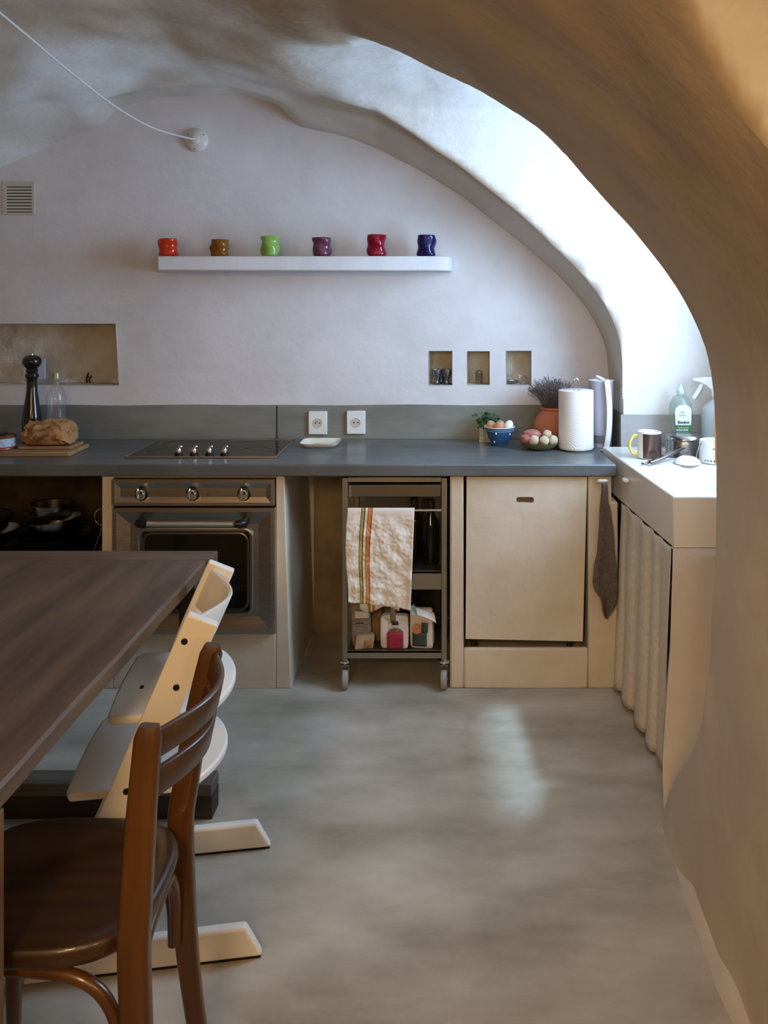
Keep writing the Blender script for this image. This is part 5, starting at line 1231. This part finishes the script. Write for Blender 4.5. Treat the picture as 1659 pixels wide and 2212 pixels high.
for x0, x1, y0, y1 in ((-0.782, -0.713, 1.285, 1.352), (-0.785, -0.735, 2.46, 2.528), (-1.69, -1.62, 1.285, 1.352), (-1.60, -1.54, 2.46, 2.528)):
    b = B(); box(b, x0, x1, y0, y1, 0.1065 if y0 > 2 else 0.0005, TZ - TTH - 0.0005); obj('leg', b, DARKWOOD if y0 > 2 else mat('table_leg_wood', (126, 94, 60), 0.5, c2=(100, 72, 44), nscale=4, nstretch=(6, 6, 1)), tb, bevel=0.004)
b = B(); box(b, -1.54, -0.785, 2.48, 2.51, 0.64, TZ - TTH - 0.0005); obj('apron', b, DARKWOOD, tb)
# sled foot under the far end of the table
b = B(); box(b, -1.62, -0.685, 2.457, 2.53, 0.0005, 0.068); fb = obj('foot_beam', b, DARKWOOD, tb, bevel=0.003)
b = B(); box(b, -1.62, -0.685, 2.455, 2.532, 0.0685, 0.106); obj('foot_plank', b, GREYWOOD, tb, bevel=0.004, label='greyish top plank of the floor beam')

# ------------------------------------------------------------------ white adjustable high chair
HCO = (-0.929, 1.858, 0)
hc = thing('high_chair', 'white wooden adjustable high chair with slanted sides facing the table', 'high chair', HCO, math.atan2(0.079, 0.504))
TH = 0.030; W_ = 0.395
for v0 in (0.0, W_ - 0.003):
    b = B(); prism(b, [(-0.012, 0.004), (0.343, 0.811), (0.412, 0.780), (0.070, 0.004)], 'y', v0, v0 + TH); up = obj('side_upright', b, LACQ, hc, local=True, bevel=0.005, seg=3)
    b = B(); prism(b, [(0.052, 0.004), (0.513, 0.004), (0.474, 0.076), (0.082, 0.072)], 'y', v0 + 0.001, v0 + TH - 0.001); obj('floor_rail', b, LACQ, hc, local=True, bevel=0.008, seg=3)
    b = B(); box(b, 0.06, 0.508, v0 + 0.004, v0 + TH - 0.004, 0.0003, 0.004); obj('glide', b, BLACK, hc, local=True)
    for u, z in ((0.337, 0.749), (0.319, 0.645), (0.210, 0.417)):
        yb = v0 - 0.0012 if v0 == 0 else v0 + TH - 0.0003
        b = B(); lathe(b, [(0, 0), (0.0075, 0), (0.0075, 0.0015), (0, 0.0015)], (u, yb, z), 18, (0, 1, 0)); obj('bolt', b, BLACK, up, local=True)
def plate(u0, u1, ubk, z, name, th=0.020):
    pts = []
    v0, v1 = TH + 0.0005, W_ - 0.0035
    n = 24
    pts += [(u0 + 0.01, v0), ]
    pts += [(u0 - 0.006 * math.sin(PI * i / 8), v0 + 0.02 + (v1 - v0 - 0.04) * i / 8) for i in range(9)]
    pts += [(u0 + 0.01, v1)]
    for i in range(n + 1):
        k = i / n; s_ = math.sin(PI * k) ** 0.7
        pts.append((ubk + (u1 - ubk) * s_, v1 + (v0 - v1) * k))
    b = B(); prism(b, pts, 'z', z - th, z); obj(name, b, LACQ, hc, local=True, bevel=0.006, seg=3)
plate(0.158, 0.432, 0.372, 0.572, 'seat'); plate(0.068, 0.412, 0.335, 0.405, 'footrest')
def backp(z0, z1, bul):
    b = B(); n = 30
    def cu_(k, z, off):
        u = 0.348 - 0.4408 * (0.785 - z)
        s_ = math.sin(PI * k)
        return (u + bul * s_ ** 1.3 + off, TH - 0.004 + (W_ - TH + 0.005) * k, z + 0.004 * (1 - s_))
    A = [[b.verts.new(cu_(i / n, z, o_)) for i in range(n + 1)] for z, o_ in ((z0, 0), (z1 - 0.006, 0), (z1, 0.004), (z1, 0.009), (z1 - 0.006, 0.013), (z0, 0.013))]
    for r_ in range(6):
        for i in range(n): b.faces.new((A[r_][i], A[r_][i + 1], A[(r_ + 1) % 6][i + 1], A[(r_ + 1) % 6][i]))
    b.faces.new([A[r_][0] for r_ in range(6)]); b.faces.new([A[r_][n] for r_ in range(6)])
    obj('backrest', b, LACQ, hc, local=True, smooth=True, angle=50)
backp(0.690, 0.785, 0.066); backp(0.605, 0.672, 0.062)
b = B(); box(b, 0.10, 0.135, TH, W_ - 0.003, 0.012, 0.060); obj('cross_bar', b, LACQ, hc, local=True, bevel=0.005)
for u, z in ((0.20, 0.36), (0.30, 0.52)):
    b = B(); cyl(b, (u, TH, z), (u, W_ - 0.003, z), 0.005, n=12); obj('tie_rod', b, STEELD, hc, local=True, smooth=True)
b = B(); box(b, 0.205, 0.213, 0.17, 0.185, 0.5722, 0.5735); obj('slot', b, BLACK, hc, local=True)

# ------------------------------------------------------------------ bentwood chair
bc = thing('bistro_chair', 'amber brown varnished bentwood chair with two curved back slats', 'chair', (-0.70, 1.56, 0))
near = [(-0.484, 1.385, 0.0), (-0.505, 1.388, 0.20), (-0.518, 1.392, 0.42), (-0.517, 1.398, 0.52), (-0.511, 1.410, 0.68), (-0.503, 1.42, 0.803)]
far = [(-0.498, 1.70, 0.0), (-0.530, 1.716, 0.20), (-0.549, 1.735, 0.42), (-0.540, 1.740, 0.52), (-0.515, 1.748, 0.68), (-0.487, 1.752, 0.803)]
for pth in (near, far):
    P_ = bez(pth, 40); n = len(P_)
    sc_ = [0.72 + 0.28 * sst(0, 0.42, p.z) - 0.12 * sst(0.5, 0.8, p.z) for p in P_]
    sc_[-1] *= 0.72
    P_[-1] = P_[-1] + Vector((0, 0, 0.004))
    b = B(); sweep(b, P_, rrect(0.052, 0.034, 0.011, 4), up=(0, 1, 0), scale=sc_); obj('back_post', b, AMBER, bc, smooth=True, angle=60)
for z0, z1 in ((0.744, 0.797), (0.672, 0.727)):
    b = B(); n = 26
    def sp_(k, z, off):
        t_ = (z - 0.42) / 0.383
        x = (-0.505) * (1 - k) + (-0.500 + 0.02 * (z - 0.72) / 0.07 * 0.5) * k + 0.056 * math.sin(PI * k) + (z - 0.735) * 0.12
        return (x + off, 1.416 + (1.748 - 1.416) * k, z)
    A = [[b.verts.new(sp_(i / n, z, o_)) for i in range(n + 1)] for z, o_ in ((z0, -0.003), (z0 + 0.004, -0.007), (z1 - 0.004, -0.007), (z1, -0.003), (z1, 0.003), (z1 - 0.004, 0.007), (z0 + 0.004, 0.007), (z0, 0.003))]
    for r_ in range(8):
        for i in range(n): b.faces.new((A[r_][i], A[r_][i + 1], A[(r_ + 1) % 8][i + 1], A[(r_ + 1) % 8][i]))
    b.faces.new([A[r_][0] for r_ in range(8)]); b.faces.new([A[r_][n] for r_ in range(8)])
    obj('back_slat', b, mat('slat_brown_varnish', (84, 58, 36), 0.34, c2=(66, 44, 27), nscale=4, nstretch=(5, 1, 6), coat=0.3), bc, smooth=True, angle=60)
def seat_out(s_, z):
    pts = []
    for i in range(56):
        a = 2 * PI * i / 56
        e = 0.62
        x = -0.726 + 0.205 * s_ * math.copysign(abs(math.cos(a)) ** e, math.cos(a)); y = 1.563 + 0.183 * s_ * math.copysign(abs(math.sin(a)) ** e, math.sin(a)) * (1 + 0.03 * -math.cos(a))
        pts.append((x, y, z))
    return pts
b = B()
lev = [(0.93, 0.412), (0.985, 0.418), (1.0, 0.430), (1.0, 0.440), (0.985, 0.449), (0.95, 0.452), (0.80, 0.449), (0.5, 0.444), (0.2, 0.442)]
rings = [[b.verts.new(p) for p in seat_out(s_, z)] for s_, z in lev]
for A, Q in zip(rings, rings[1:]):
    for i in range(56): b.faces.new((A[i], A[(i + 1) % 56], Q[(i + 1) % 56], Q[i]))
b.faces.new(rings[0]); b.faces.new(rings[-1]); obj('seat', b, AMBERS, bc, smooth=True, angle=60)
for x, y, dx, dy in ((-0.880, 1.435, -0.018, -0.012), (-0.880, 1.706, -0.006, 0.008)):
    b = B(); lathe(b, [(0, 0), (0.012, 0), (0.0145, 0.05), (0.019, 0.30), (0.0205, 0.38), (0.0205, 0.411), (0, 0.411)], (x + dx, y + dy, 0.0004), 20, (-dx, -dy, 0.411)); obj('front_leg', b, AMBER, bc, smooth=True)
def hoop(p0, p1, z0, ztop):
    p0, p1 = Vector(p0), Vector(p1); out = []
    for i in range(33):
        a = PI * i / 32; c_ = math.copysign(abs(math.cos(a)) ** 0.55, math.cos(a)); s_ = abs(math.sin(a)) ** 0.7
        q = p0.lerp(p1, 0.5 - 0.5 * c_); q.z = z0 + (ztop - z0) * s_; out.append(q)
    b = B(); sweep(b, out, circ(0.0115, 10)); obj('bent_brace', b, AMBER, bc, smooth=True)
hoop((-0.868, 1.425, 0), (-0.537, 1.395, 0), 0.20, 0.398); hoop((-0.868, 1.706, 0), (-0.560, 1.722, 0), 0.20, 0.398)
hoop((-0.528, 1.420, 0), (-0.548, 1.700, 0), 0.22, 0.398); hoop((-0.878, 1.455, 0), (-0.878, 1.690, 0), 0.22, 0.398)
